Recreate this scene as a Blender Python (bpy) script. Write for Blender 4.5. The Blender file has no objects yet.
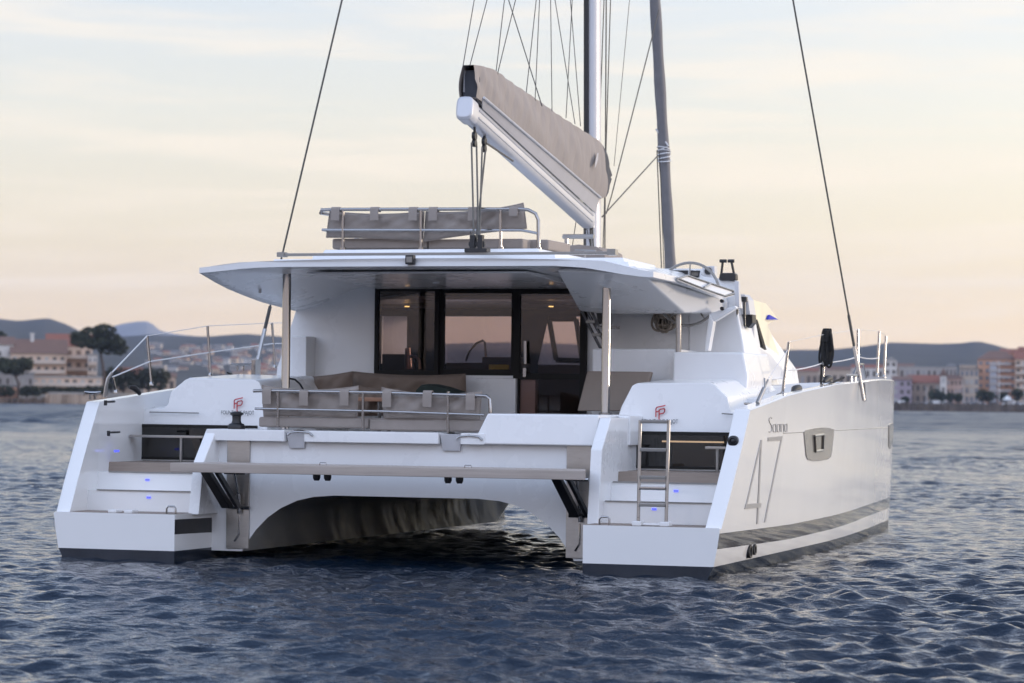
import bpy, bmesh, math, random
import numpy as np
from mathutils import Vector, Matrix
random.seed(7); rng = np.random.default_rng(11)
R = math.radians
scene = bpy.context.scene
col = scene.collection

# ------------------------------------------------------------------ camera
CAM = (10.975, -28.976, 1.821); YAW = -0.31455; FPX = 2855.3; HOR = 401.87; ROLL = 0.011285
W, H = 1024, 683
pit = math.atan2(HOR - H / 2, FPX)
fw = Vector((math.sin(YAW) * math.cos(pit), math.cos(YAW) * math.cos(pit), math.sin(pit)))
r0 = Vector((math.cos(YAW), -math.sin(YAW), 0)); u0 = r0.cross(fw)
rt = r0 * math.cos(ROLL) + u0 * math.sin(ROLL); up = u0 * math.cos(ROLL) - r0 * math.sin(ROLL)
cd = bpy.data.cameras.new('camera'); cam = bpy.data.objects.new('camera', cd); col.objects.link(cam)
m = Matrix((rt, up, -fw)).transposed().to_4x4(); m.translation = CAM; cam.matrix_world = m
cd.sensor_width = 36; cd.lens = FPX / W * 36; cd.clip_start = 0.5; cd.clip_end = 40000
cd.dof.use_dof = True; cd.dof.focus_distance = 29.5; cd.dof.aperture_fstop = 2.7
scene.camera = cam

# ------------------------------------------------------------------ sky, sun, exposure
SUN_AZ = R(56); SUN_EL = R(5)
wd = bpy.data.worlds.new('World'); scene.world = wd; wd.use_nodes = True
nt = wd.node_tree; nt.nodes.clear()
def N(nt, t, **k):
    n = nt.nodes.new(t)
    for a, v in k.items(): setattr(n, a, v)
    return n
def ramp(nt, stops, interp='LINEAR'):
    n = nt.nodes.new('ShaderNodeValToRGB'); cr = n.color_ramp; cr.interpolation = interp
    while len(cr.elements) < len(stops): cr.elements.new(0.5)
    for e, (p, c) in zip(cr.elements, stops):
        e.position = p; e.color = (*c, 1) if len(c) == 3 else c
    return n
L = nt.links.new
tc = N(nt, 'ShaderNodeTexCoord'); sep = N(nt, 'ShaderNodeSeparateXYZ'); L(tc.outputs['Generated'], sep.inputs[0])
front = ramp(nt, [(0, (.735, .53, .37)), (.03, (.755, .60, .40)), (.062, (.72, .64, .49)), (.10, (.66, .65, .585)), (.145, (.57, .62, .67)),
                  (.22, (.43, .545, .77)), (.46, (.075, .15, .31)), (1, (.34, .44, .68))])
back = ramp(nt, [(0, (.60, .47, .42)), (.06, (.70, .57, .54)), (.14, (.86, .84, .94)), (.3, (1.06, 1.22, 1.62)), (.6, (.92, 1.12, 1.56)), (1, (.36, .46, .68))])
L(sep.outputs['Z'], front.inputs[0]); L(sep.outputs['Z'], back.inputs[0])
# how far a direction lies towards the view (+) or behind it (-)
dt = N(nt, 'ShaderNodeVectorMath', operation='DOT_PRODUCT'); L(tc.outputs['Generated'], dt.inputs[0]); dt.inputs[1].default_value = (math.sin(YAW), math.cos(YAW), 0)
mr = N(nt, 'ShaderNodeMapRange', interpolation_type='SMOOTHSTEP'); L(dt.outputs['Value'], mr.inputs[0])
mr.inputs[1].default_value = .55; mr.inputs[2].default_value = -.35
mx = N(nt, 'ShaderNodeMix', data_type='RGBA'); L(mr.outputs[0], mx.inputs[0]); L(front.outputs[0], mx.inputs[6]); L(back.outputs[0], mx.inputs[7])
# warm glow round the sun, low on the right
ds = N(nt, 'ShaderNodeVectorMath', operation='DOT_PRODUCT'); L(tc.outputs['Generated'], ds.inputs[0])
ds.inputs[1].default_value = (math.sin(SUN_AZ) * math.cos(SUN_EL), math.cos(SUN_AZ) * math.cos(SUN_EL), math.sin(SUN_EL))
gl = N(nt, 'ShaderNodeMapRange', interpolation_type='SMOOTHERSTEP'); L(ds.outputs['Value'], gl.inputs[0]); gl.inputs[1].default_value = .15; gl.inputs[2].default_value = 1.0
gm = N(nt, 'ShaderNodeMix', data_type='RGBA', blend_type='ADD'); L(gl.outputs[0], gm.inputs[0]); L(mx.outputs[2], gm.inputs[6]); gm.inputs[7].default_value = (.42, .33, .18, 1)
# thin streaky cloud
mp = N(nt, 'ShaderNodeMapping'); L(tc.outputs['Generated'], mp.inputs[0]); mp.inputs['Scale'].default_value = (3.2, 3.2, 34)
mp.inputs['Rotation'].default_value = (R(2.0), R(1.5), 0)
nz = N(nt, 'ShaderNodeTexNoise'); nz.inputs['Scale'].default_value = 2.6; nz.inputs['Detail'].default_value = 7; nz.inputs['Roughness'].default_value = .55; nz.inputs['Distortion'].default_value = .4
L(mp.outputs[0], nz.inputs['Vector'])
cl = ramp(nt, [(.40, (0, 0, 0)), (.72, (1, 1, 1))], 'EASE'); L(nz.outputs[0], cl.inputs[0])
cfade = ramp(nt, [(0, (.15,) * 3), (.04, (.55,) * 3), (.14, (.55,) * 3), (.4, (.2,) * 3), (1, (.1,) * 3)]); L(sep.outputs['Z'], cfade.inputs[0])
cm = N(nt, 'ShaderNodeMath', operation='MULTIPLY'); L(cl.outputs[0], cm.inputs[0]); L(cfade.outputs[0], cm.inputs[1])
cc = N(nt, 'ShaderNodeMix', data_type='RGBA'); L(cm.outputs[0], cc.inputs[0]); L(gm.outputs[2], cc.inputs[6]); cc.inputs[7].default_value = (.86, .75, .62, 1)
bg1 = N(nt, 'ShaderNodeBackground'); L(cc.outputs[2], bg1.inputs[0]); bg1.inputs[1].default_value = 1.0
sky = N(nt, 'ShaderNodeTexSky', sky_type='NISHITA'); sky.sun_disc = False; sky.sun_elevation = SUN_EL; sky.sun_rotation = SUN_AZ
bg2 = N(nt, 'ShaderNodeBackground'); L(sky.outputs[0], bg2.inputs[0]); bg2.inputs[1].default_value = .012
ad = N(nt, 'ShaderNodeAddShader'); L(bg1.outputs[0], ad.inputs[0]); L(bg2.outputs[0], ad.inputs[1])
out = N(nt, 'ShaderNodeOutputWorld'); L(ad.outputs[0], out.inputs[0])

sd = bpy.data.lights.new('sun', 'SUN'); sd.energy = 1.8; sd.angle = R(7); sd.color = (1, .85, .70)
so = bpy.data.objects.new('sun', sd); col.objects.link(so)
so.rotation_euler = (math.pi / 2 - SUN_EL, 0, math.pi - SUN_AZ)
so.location = (60, 60, 40)
scene.view_settings.view_transform = 'Standard'; scene.view_settings.look = 'None'; scene.view_settings.gamma = 1
scene.view_settings.exposure = 0.42
scene.cycles.max_bounces = 9; scene.cycles.transparent_max_bounces = 16

# ------------------------------------------------------------------ helpers
def at(px, py, axis, val):
    d = fw + rt * ((px - W / 2) / FPX) - up * ((py - H / 2) / FPX)
    i = 'xyz'.index(axis); o = Vector(CAM)
    return o + d * ((val - o[i]) / d[i])
def ax(px, py, v): return at(px, py, 'x', v)
def ay(px, py, v): return at(px, py, 'y', v)
def lerp(a, b, t): return a + (b - a) * t
def interp(x, xs, ys): return float(np.interp(x, xs, ys))

class MB:
    """collects polygons; build() links them as ONE mesh object"""
    def __init__(s): s.v = []; s.f = []; s.m = []
    def poly(s, pts, mi=0):
        b = len(s.v); s.v += [tuple(p) for p in pts]; s.f.append(tuple(range(b, b + len(pts)))); s.m.append(mi); return s
    def box(s, x0, x1, y0, y1, z0, z1, mi=0):
        return s.hexa([(x0, y0, z0), (x1, y0, z0), (x1, y1, z0), (x0, y1, z0), (x0, y0, z1), (x1, y0, z1), (x1, y1, z1), (x0, y1, z1)], mi)
    def hexa(s, p, mi=0):
        b = len(s.v); s.v += [tuple(q) for q in p]
        for f in ((3, 2, 1, 0), (4, 5, 6, 7), (0, 1, 5, 4), (1, 2, 6, 5), (2, 3, 7, 6), (3, 0, 4, 7)):
            s.f.append(tuple(b + i for i in f)); s.m.append(mi)
        return s
    def prism(s, pts, d, mi=0):
        """closed outline pts extruded by vector d"""
        n = len(pts); b = len(s.v); d = Vector(d)
        s.v += [tuple(p) for p in pts] + [tuple(Vector(p) + d) for p in pts]
        s.f.append(tuple(range(b + n - 1, b - 1, -1))); s.m.append(mi)
        s.f.append(tuple(range(b + n, b + 2 * n))); s.m.append(mi)
        for i in range(n):
            j = (i + 1) % n; s.f.append((b + i, b + j, b + n + j, b + n + i)); s.m.append(mi)
        return s
    def tube(s, pts, r, seg=10, mi=0, cap=True, ry=None):
        pts = [Vector(p) for p in pts]; n = len(pts); rr = r if isinstance(r, (list, tuple)) else [r] * n
        b = len(s.v); prev = None
        for i, p in enumerate(pts):
            t = (pts[min(i + 1, n - 1)] - pts[max(i - 1, 0)]).normalized()
            if prev is None:
                a = Vector((0, 0, 1)) if abs(t.z) < .9 else Vector((1, 0, 0)); x = t.cross(a).normalized()
            else: x = (prev - t * prev.dot(t)).normalized()
            prev = x; y = t.cross(x)
            for k in range(seg):
                a = 2 * math.pi * k / seg
                s.v.append(tuple(p + x * (math.cos(a) * rr[i]) + y * (math.sin(a) * rr[i])))
        for i in range(n - 1):
            for k in range(seg):
                k2 = (k + 1) % seg
                s.f.append((b + i * seg + k, b + i * seg + k2, b + (i + 1) * seg + k2, b + (i + 1) * seg + k)); s.m.append(mi)
        if cap:
            s.f.append(tuple(b + k for k in range(seg - 1, -1, -1))); s.m.append(mi)
            s.f.append(tuple(b + (n - 1) * seg + k for k in range(seg))); s.m.append(mi)
        return s
    def loft(s, rings, mi=0, cap=True, closed=True):
        n = len(rings[0]); b = len(s.v)
        for r_ in rings: s.v += [tuple(p) for p in r_]
        for i in range(len(rings) - 1):
            for k in range(n if closed else n - 1):
                k2 = (k + 1) % n
                s.f.append((b + i * n + k, b + i * n + k2, b + (i + 1) * n + k2, b + (i + 1) * n + k)); s.m.append(mi if not callable(mi) else mi(i, k))
        if cap and closed:
            s.f.append(tuple(b + k for k in range(n - 1, -1, -1))); s.m.append(mi if not callable(mi) else 0)
            s.f.append(tuple(b + (len(rings) - 1) * n + k for k in range(n))); s.m.append(mi if not callable(mi) else 0)
        return s
    def lathe(s, c, prof, seg=16, mi=0, axis='z'):
        rings = []
        for r_, h in prof:
            ring = []
            for k in range(seg):
                a = 2 * math.pi * k / seg; p = (r_ * math.cos(a), r_ * math.sin(a), h)
                if axis == 'y': p = (p[0], p[2], p[1])
                if axis == 'x': p = (p[2], p[0], p[1])
                ring.append((c[0] + p[0], c[1] + p[1], c[2] + p[2]))
            rings.append(ring)
        return s.loft(rings, mi)
    def mesh(s, name, mats, smooth=40, bevel=0, seg=2, merge=False):
        me = bpy.data.meshes.new(name); me.from_pydata(s.v, [], s.f)
        for mt in (mats if isinstance(mats, (list, tuple)) else [mats]): me.materials.append(mt)
        me.polygons.foreach_set('material_index', s.m)
        bm = bmesh.new(); bm.from_mesh(me)
        if merge: bmesh.ops.remove_doubles(bm, verts=bm.verts, dist=1e-4)
        bmesh.ops.recalc_face_normals(bm, faces=bm.faces)
        if bevel:
            es = [e for e in bm.edges if len(e.link_faces) == 2 and e.calc_face_angle(0) > R(25)]
            bmesh.ops.bevel(bm, geom=es, offset=bevel, segments=seg, affect='EDGES', profile=.6, clamp_overlap=True)
        bm.to_mesh(me); bm.free()
        if smooth:
            me.shade_smooth(); me.set_sharp_from_angle(angle=R(smooth))
        me.update(); return me
    def build(s, name, mats, parent=None, **k):
        o = bpy.data.objects.new(name, s.mesh(name, mats, **k)); col.objects.link(o)
        if parent: o.parent = parent
        if k.get('bevel') and k.get('smooth', 40): o.modifiers.new('even_normals', 'WEIGHTED_NORMAL').keep_sharp = True
        return o

def tag(o, label=None, cat=None, group=None, kind=None):
    if label: o['label'] = label
    if cat: o['category'] = cat
    if group: o['group'] = group
    if kind: o['kind'] = kind
    return o
def thing(name, label, cat, loc=(0, 0, 0), rz=0, group=None):
    o = bpy.data.objects.new(name, None); col.objects.link(o); o.location = loc; o.rotation_euler = (0, 0, rz)
    o.empty_display_size = .2
    return tag(o, label, cat, group)
def copy_tree(o, parent=None):
    c = o.copy(); col.objects.link(c)
    if parent: c.parent = parent
    for ch in list(o.children): copy_tree(ch, c)
    return c
def text_mesh(name, body, size, mat, parent, sx=1.0, shear=0, bold=0.0, spacing=1.0, mtx=None):
    cu = bpy.data.curves.new(name, 'FONT'); cu.body = body; cu.size = size; cu.shear = shear; cu.offset = bold; cu.space_character = spacing
    cu.extrude = .001; cu.align_x = 'CENTER'; cu.align_y = 'CENTER'
    tmp = bpy.data.objects.new('tmp_text', cu); col.objects.link(tmp)
    dg = bpy.context.evaluated_depsgraph_get(); me = bpy.data.meshes.new_from_object(tmp.evaluated_get(dg))
    bpy.data.objects.remove(tmp); me.name = name
    me.materials.clear(); me.materials.append(mat)
    me.transform(Matrix.Diagonal((sx, 1, 1, 1)))
    if mtx is not None: me.transform(mtx)
    o = bpy.data.objects.new(name, me); col.objects.link(o); o.parent = parent
    return o

# ------------------------------------------------------------------ materials
def mat(name, base, rough=.5, metal=0, var=0.0, scale=5, bump=0.0, bscale=60, coat=0, spec=.5, stretch=(1, 1, 1)):
    mt = bpy.data.materials.new(name); mt.use_nodes = True; t = mt.node_tree; b = t.nodes['Principled BSDF']
    b.inputs['Base Color'].default_value = (*base, 1); b.inputs['Roughness'].default_value = rough; b.inputs['Metallic'].default_value = metal
    b.inputs['Coat Weight'].default_value = coat; b.inputs['Coat Roughness'].default_value = .06; b.inputs['Specular IOR Level'].default_value = spec
    c = N(t, 'ShaderNodeTexCoord'); mpn = N(t, 'ShaderNodeMapping'); mpn.inputs['Scale'].default_value = stretch
    t.links.new(c.outputs['Object'], mpn.inputs[0])
    if var:
        n = N(t, 'ShaderNodeTexNoise'); n.inputs['Scale'].default_value = scale; n.inputs['Detail'].default_value = 6; n.inputs['Roughness'].default_value = .6
        t.links.new(mpn.outputs[0], n.inputs['Vector'])
        rp = ramp(t, [(.3, tuple(x * (1 - var) for x in base)), (.7, tuple(min(1, x * (1 + var)) for x in base))])
        t.links.new(n.outputs[0], rp.inputs[0]); t.links.new(rp.outputs[0], b.inputs['Base Color'])
        mr_ = N(t, 'ShaderNodeMapRange'); mr_.inputs[3].default_value = max(0, rough - .07); mr_.inputs[4].default_value = min(1, rough + .07)
        t.links.new(n.outputs[0], mr_.inputs[0]); t.links.new(mr_.outputs[0], b.inputs['Roughness'])
    if bump:
        n2 = N(t, 'ShaderNodeTexNoise'); n2.inputs['Scale'].default_value = bscale; n2.inputs['Detail'].default_value = 4
        t.links.new(mpn.outputs[0], n2.inputs['Vector'])
        bp = N(t, 'ShaderNodeBump'); bp.inputs['Strength'].default_value = bump; bp.inputs['Distance'].default_value = .01
        t.links.new(n2.outputs[0], bp.inputs['Height']); t.links.new(bp.outputs[0], b.inputs['Normal'])
    return mt
M = {}
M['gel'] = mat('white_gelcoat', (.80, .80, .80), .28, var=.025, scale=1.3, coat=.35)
M['deck'] = mat('nonskid_deck', (.74, .74, .74), .6, var=.03, scale=4, bump=.08, bscale=160)
M['hull'] = mat('hull_gelcoat', (.80, .795, .785), .14, var=.02, scale=.8, coat=.55)
M['under'] = mat('tunnel_gelcoat_shaded', (.56, .56, .54), .12, var=.05, scale=.9, coat=.15)  # white gelcoat greyed down: dimness of the tunnel put into the colour
M['stripe'] = mat('grey_stripe', (.085, .075, .062), .04, var=.05, scale=1, coat=.6, spec=.6)
M['navy'] = mat('navy_antifouling', (.018, .024, .036), .22, var=.2, scale=3)
M['teak'] = mat('weathered_teak', (.27, .215, .175), .7, var=.12, scale=6, stretch=(.6, 9, 9))
M['teakpl'] = mat('teak_bench_edge', (.42, .36, .315), .55, var=.12, scale=5, stretch=(.4, 7, 7))
M['fabric'] = mat('taupe_canvas', (.29, .25, .222), .9, var=.07, scale=7, bump=.25, bscale=90)
M['fabric2'] = mat('brown_canvas', (.20, .152, .12), .9, var=.08, scale=6, bump=.25, bscale=90)
M['fabric3'] = mat('warm_taupe_vinyl', (.23, .185, .15), .6, var=.05, scale=5)
M['steel'] = mat('polished_steel', (.35, .34, .335), .15, 1)
M['steelb'] = mat('brushed_steel', (.40, .385, .37), .30, 1, var=.06, scale=8, stretch=(1, 1, 6))
M['alu'] = mat('satin_aluminium', (.60, .60, .62), .34, .25, var=.03, scale=4)
M['mastw'] = mat('white_mast_paint', (.58, .58, .60), .3, .1, var=.03, scale=3)
M['black'] = mat('black_plastic', (.014, .014, .016), .42, var=.1, scale=6)
M['frame'] = mat('dark_bronze_frame', (.016, .015, .014), .6, var=.1, scale=4, spec=.2)
M['wire'] = mat('steel_wire', (.04, .038, .036), .5)
M['wirew'] = mat('white_coated_wire', (.70, .70, .71), .4)
M['rope'] = mat('black_rope', (.012, .012, .013), .85, var=.2, scale=40, bump=.6, bscale=200)
M['ropeb'] = mat('beige_rope', (.30, .25, .20), .85, var=.2, scale=40, bump=.6, bscale=200)
M['roped'] = mat('grey_rope', (.13, .12, .105), .85, var=.2, scale=40)
M['bag'] = mat('sail_bag_canvas', (.315, .28, .26), .85, var=.06, scale=3, bump=.9, bscale=5, stretch=(1, 3, 1))
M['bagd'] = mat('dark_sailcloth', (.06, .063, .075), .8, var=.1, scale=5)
M['bagl'] = mat('grey_mesh_flap', (.46, .45, .46), .6, var=.04, scale=6)
M['genoa'] = mat('grey_uv_strip', (.20, .195, .205), .75, var=.08, scale=5, bump=.4, bscale=14)
M['red'] = mat('red_emblem', (.55, .02, .035), .4)
M['letter'] = mat('black_lettering', (.03, .03, .033), .4)
M['grey'] = mat('grey_lettering', (.34, .335, .33), .35)
M['greyd'] = mat('grey_window_trim', (.22, .21, .195), .2, var=.04, coat=.6)
M['cream'] = mat('cream_canvas_cover', (.83, .76, .56), .7, var=.03, scale=4)
M['blue'] = mat('blue_cloth', (.02, .03, .45), .7)
M['yellow'] = mat('yellow_card', (.75, .68, .02), .6)
M['wood'] = mat('varnished_wood', (.30, .16, .10), .35, var=.15, scale=5, stretch=(1, 8, 8))
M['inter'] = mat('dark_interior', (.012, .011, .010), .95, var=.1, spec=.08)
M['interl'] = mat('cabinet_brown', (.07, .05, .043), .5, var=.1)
M['pinklit'] = mat('pink_lit_metal', (.45, .30, .25), .3, .7)  # plain tap metal tinted: pink light on it put into the colour
def emit(name, c, s):
    mt = bpy.data.materials.new(name); mt.use_nodes = True; b = mt.node_tree.nodes['Principled BSDF']
    b.inputs['Base Color'].default_value = (*c, 1); b.inputs['Emission Color'].default_value = (*c, 1); b.inputs['Emission Strength'].default_value = s
    return mt
M['led'] = emit('blue_led', (.10, .12, 1.0), .8)
M['lamp'] = emit('warm_downlight', (1.0, .72, .26), 2.2)
def glass(name, tint, refl):
    mt = bpy.data.materials.new(name); mt.use_nodes = True; t = mt.node_tree; t.nodes.clear()
    g = N(t, 'ShaderNodeBsdfGlossy'); g.inputs['Roughness'].default_value = .02; g.inputs['Color'].default_value = (.95, .95, .95, 1)
    tr = N(t, 'ShaderNodeBsdfTransparent'); tr.inputs['Color'].default_value = (*tint, 1)
    lw = N(t, 'ShaderNodeLayerWeight'); pw = N(t, 'ShaderNodeMath', operation='POWER'); pw.inputs[1].default_value = 4.0; t.links.new(lw.outputs['Facing'], pw.inputs[0])
    fr = N(t, 'ShaderNodeMath', operation='MULTIPLY_ADD'); fr.inputs[1].default_value = .6; fr.inputs[2].default_value = .035; t.links.new(pw.outputs[0], fr.inputs[0])
    nz_ = N(t, 'ShaderNodeTexNoise'); nz_.inputs['Scale'].default_value = 1.2
    mr_ = N(t, 'ShaderNodeMapRange'); mr_.inputs[3].default_value = refl * .9; mr_.inputs[4].default_value = refl * 1.1; t.links.new(nz_.outputs[0], mr_.inputs[0])
    a = N(t, 'ShaderNodeMath', operation='ADD'); a.use_clamp = True; t.links.new(fr.outputs[0], a.inputs[0]); t.links.new(mr_.outputs[0], a.inputs[1])
    x = N(t, 'ShaderNodeMixShader'); t.links.new(a.outputs[0], x.inputs[0]); t.links.new(tr.outputs[0], x.inputs[1]); t.links.new(g.outputs[0], x.inputs[2])
    o = N(t, 'ShaderNodeOutputMaterial'); t.links.new(x.outputs[0], o.inputs[0]); return mt
M['glass'] = glass('tinted_glass', (.75, .665, .64), .0)
M['glassdark'] = glass('black_glass', (.10, .085, .075), .03)
M['glassclear'] = glass('windscreen_glass', (.88, .88, .90), .0)

# water ----------------------------------------------------------------
def water_mat():
    mt = bpy.data.materials.new('sea_water'); mt.use_nodes = True; t = mt.node_tree; b = t.nodes['Principled BSDF']
    b.inputs['Base Color'].default_value = (.003, .011, .025, 1); b.inputs['Roughness'].default_value = .07; b.inputs['IOR'].default_value = 1.333
    b.inputs['Specular IOR Level'].default_value = .5
    c = N(t, 'ShaderNodeTexCoord')
    # chop too fine to model far out shows as a rougher sheet away from the anchorage
    ln = N(t, 'ShaderNodeVectorMath', operation='LENGTH'); t.links.new(c.outputs['Object'], ln.inputs[0])
    ro = N(t, 'ShaderNodeMapRange', interpolation_type='SMOOTHSTEP'); ro.inputs[1].default_value = 14; ro.inputs[2].default_value = 260; ro.inputs[3].default_value = .06; ro.inputs[4].default_value = .30
    t.links.new(ln.outputs['Value'], ro.inputs[0]); t.links.new(ro.outputs[0], b.inputs['Roughness'])
    prev = None
    for sc_, dist, st in ((2.6, .035, (1, 1.7, 1)), (7.5, .020, (1, 1.5, 1)), (20, .007, (1.2, 1, 1))):
        mp_ = N(t, 'ShaderNodeMapping'); mp_.inputs['Scale'].default_value = st; mp_.inputs['Rotation'].default_value = (0, 0, -YAW)
        n = N(t, 'ShaderNodeTexNoise'); n.inputs['Scale'].default_value = sc_; n.inputs['Detail'].default_value = 3; n.inputs['Distortion'].default_value = .5
        t.links.new(c.outputs['Object'], mp_.inputs[0]); t.links.new(mp_.outputs[0], n.inputs['Vector'])
        bp = N(t, 'ShaderNodeBump'); bp.inputs['Strength'].default_value = 1.0; bp.inputs['Distance'].default_value = dist
        t.links.new(n.outputs[0], bp.inputs['Height'])
        if prev: t.links.new(prev.outputs[0], bp.inputs['Normal'])
        prev = bp
    t.links.new(prev.outputs[0], b.inputs['Normal'])
    return mt
M['water'] = water_mat()

# ------------------------------------------------------------------ SETTING: water, hills, shore
def make_water():
    th = np.concatenate([np.linspace(-math.pi, -.75, 30)[:-1], np.linspace(-.75, -.215, 45)[:-1], np.linspace(-.215, .215, 400)[:-1], np.linspace(.215, .75, 45)[:-1], np.linspace(.75, math.pi, 31)[:-1]])
    rr = [0.0, 3, 6, 9, 11.5]; r_ = 13.0
    while r_ < 720: rr.append(r_); r_ += max(.042, .0020 * r_)
    while r_ < 2200: rr.append(r_); r_ *= 1.02
    while r_ < 7000: rr.append(r_); r_ *= 1.2
    rr = np.array(rr); nr, nth = len(rr), len(th)
    A = YAW + th[None, :]; Rr = rr[:, None]
    X = CAM[0] + Rr * np.sin(A); Y = CAM[1] + Rr * np.cos(A); Z = np.zeros_like(X)
    dr = np.gradient(rr)[:, None] + 0 * X; dth = np.abs(np.gradient(th))[None, :] * Rr
    wind = YAW + R(200)
    dC = np.hypot(X, Y); far = np.clip((dC - 25) / 130, 0, 1) * (.75 + .35 * np.sin(.045 * X + .5 * np.sin(.03 * Y)) + .4 * np.sin(.021 * Y + .013 * X + 2) * np.sin(.05 * Y - .02 * X))
    DX = np.zeros_like(X); DY = np.zeros_like(X)
    nw = 150; lam = np.exp(np.linspace(math.log(.13), math.log(11), nw))
    sl = np.exp(-(np.log(lam / .38) / .75) ** 2) + .15 * np.exp(-(np.log(lam / 2.2) / .6) ** 2); sl *= .215 * math.sqrt(2) / math.sqrt((sl ** 2).sum()); sl_of = dict(zip(lam, sl))
    for l in lam:
        s0 = sl_of[l]; l = l * rng.uniform(.96, 1.04); k = 2 * math.pi / l; a = wind + rng.normal(0, .58); kx, ky = k * math.sin(a), k * math.cos(a); ph = rng.uniform(0, 6.28)
        amp = s0 / k
        if l > 1.0: amp = amp + (.030 * math.exp(-(math.log(l / 4.0) / .8) ** 2) / k) * far
        # leave out what the grid cannot carry
        lr = l / np.maximum(1e-3, dr * abs(math.cos(a - YAW)) + 1e-3); lt = l / np.maximum(1e-3, dth * abs(math.sin(a - YAW)) + 1e-3)
        f = np.clip((np.minimum(lr, lt) - 2.2) / 2.0, 0, 1)
        p = kx * X + ky * Y + ph
        Z += f * amp * np.cos(p); DX -= f * amp * .5 * math.sin(a) * np.sin(p); DY -= f * amp * .5 * math.cos(a) * np.sin(p)
    # patches of calmer and rougher water
    patch = .95 + .34 * np.sin(.11 * X + .07 * Y + 1) * np.sin(.05 * X - .13 * Y) + .18 * np.sin(.31 * X + .23 * Y)
    Z *= patch; X = X + DX * patch; Y = Y + DY * patch
    co = np.stack([X, Y, Z], -1).reshape(-1, 3).astype(np.float32)
    i, j = np.meshgrid(np.arange(nr - 1), np.arange(nth), indexing='ij'); j2 = (j + 1) % nth
    q = np.stack([i * nth + j, (i + 1) * nth + j, (i + 1) * nth + j2, i * nth + j2], -1).reshape(-1, 4)[:, ::-1]
    me = bpy.data.meshes.new('water'); me.vertices.add(len(co)); me.vertices.foreach_set('co', co.ravel())
    me.loops.add(q.size); me.polygons.add(len(q)); me.loops.foreach_set('vertex_index', q.ravel().astype(np.int32))
    me.polygons.foreach_set('loop_start', np.arange(0, q.size, 4, dtype=np.int32)); me.polygons.foreach_set('loop_total', np.full(len(q), 4, np.int32))
    me.update(calc_edges=True); me.validate(); me.shade_smooth(); me.materials.append(M['water'])
    o = bpy.data.objects.new('water', me); col.objects.link(o); tag(o, kind='structure')
    if me.polygons[len(q) // 2].normal.z < 0: me.flip_normals()
make_water()

def land_mat(name, a, b, sc):
    return mat(name, tuple((x + y) / 2 for x, y in zip(a, b)), .95, var=.45, scale=sc)
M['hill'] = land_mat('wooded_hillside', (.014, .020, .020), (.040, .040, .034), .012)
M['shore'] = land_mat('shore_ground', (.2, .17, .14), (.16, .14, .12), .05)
M['farhill'] = land_mat('far_mountain_hazed', (.19, .20, .22), (.22, .225, .24), .002)  # base lightened so the colour carries part of the distance haze

def pxaz(px): return YAW + math.atan((px - W / 2) / FPX)
def horiz(px): return HOR + (px - W / 2) * math.tan(ROLL)
def polar(px, d, z=0.0):
    a = pxaz(px); return Vector((CAM[0] + d * math.sin(a), CAM[1] + d * math.cos(a), z))
def zpx(px, py, d): return CAM[2] + (horiz(px) - py) / FPX * d

RIDGE = [(-400, 330), (-150, 326), (-60, 320), (0, 320), (18, 322), (48, 319), (66, 325), (84, 334), (110, 338), (150, 335), (205, 337), (245, 334), (285, 337), (360, 341), (430, 344),
         (520, 342), (600, 345), (700, 349), (786, 350), (830, 350), (862, 347), (890, 343), (940, 344.5), (960, 344), (978, 342), (992, 345), (1008, 349.5), (1024, 350), (1080, 352), (1300, 345)]
def ridge_h(a, d):
    dpx = math.tan(a - YAW) * FPX + W / 2 if abs(a - YAW) < 1.2 else None
    if dpx is not None and -380 < dpx < 1280:
        y = interp(dpx, [p[0] for p in RIDGE], [p[1] for p in RIDGE]); return (horiz(dpx) - y) / FPX * d + CAM[2]
    return d * .021 * (1 + .35 * math.sin(a * 5) + .2 * math.sin(a * 13 + 1) + .1 * math.sin(a * 31))
SH_L, SH_R = 715., 1130.
def shore_d(a):
    px = math.tan(a - YAW) * FPX + W / 2 if abs(a - YAW) < 1.2 else 3000
    return interp(px, [-2000, 130, 420, 700, 1500, 3000], [SH_L, SH_L, 1500, SH_R, SH_R, 1800])
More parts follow.
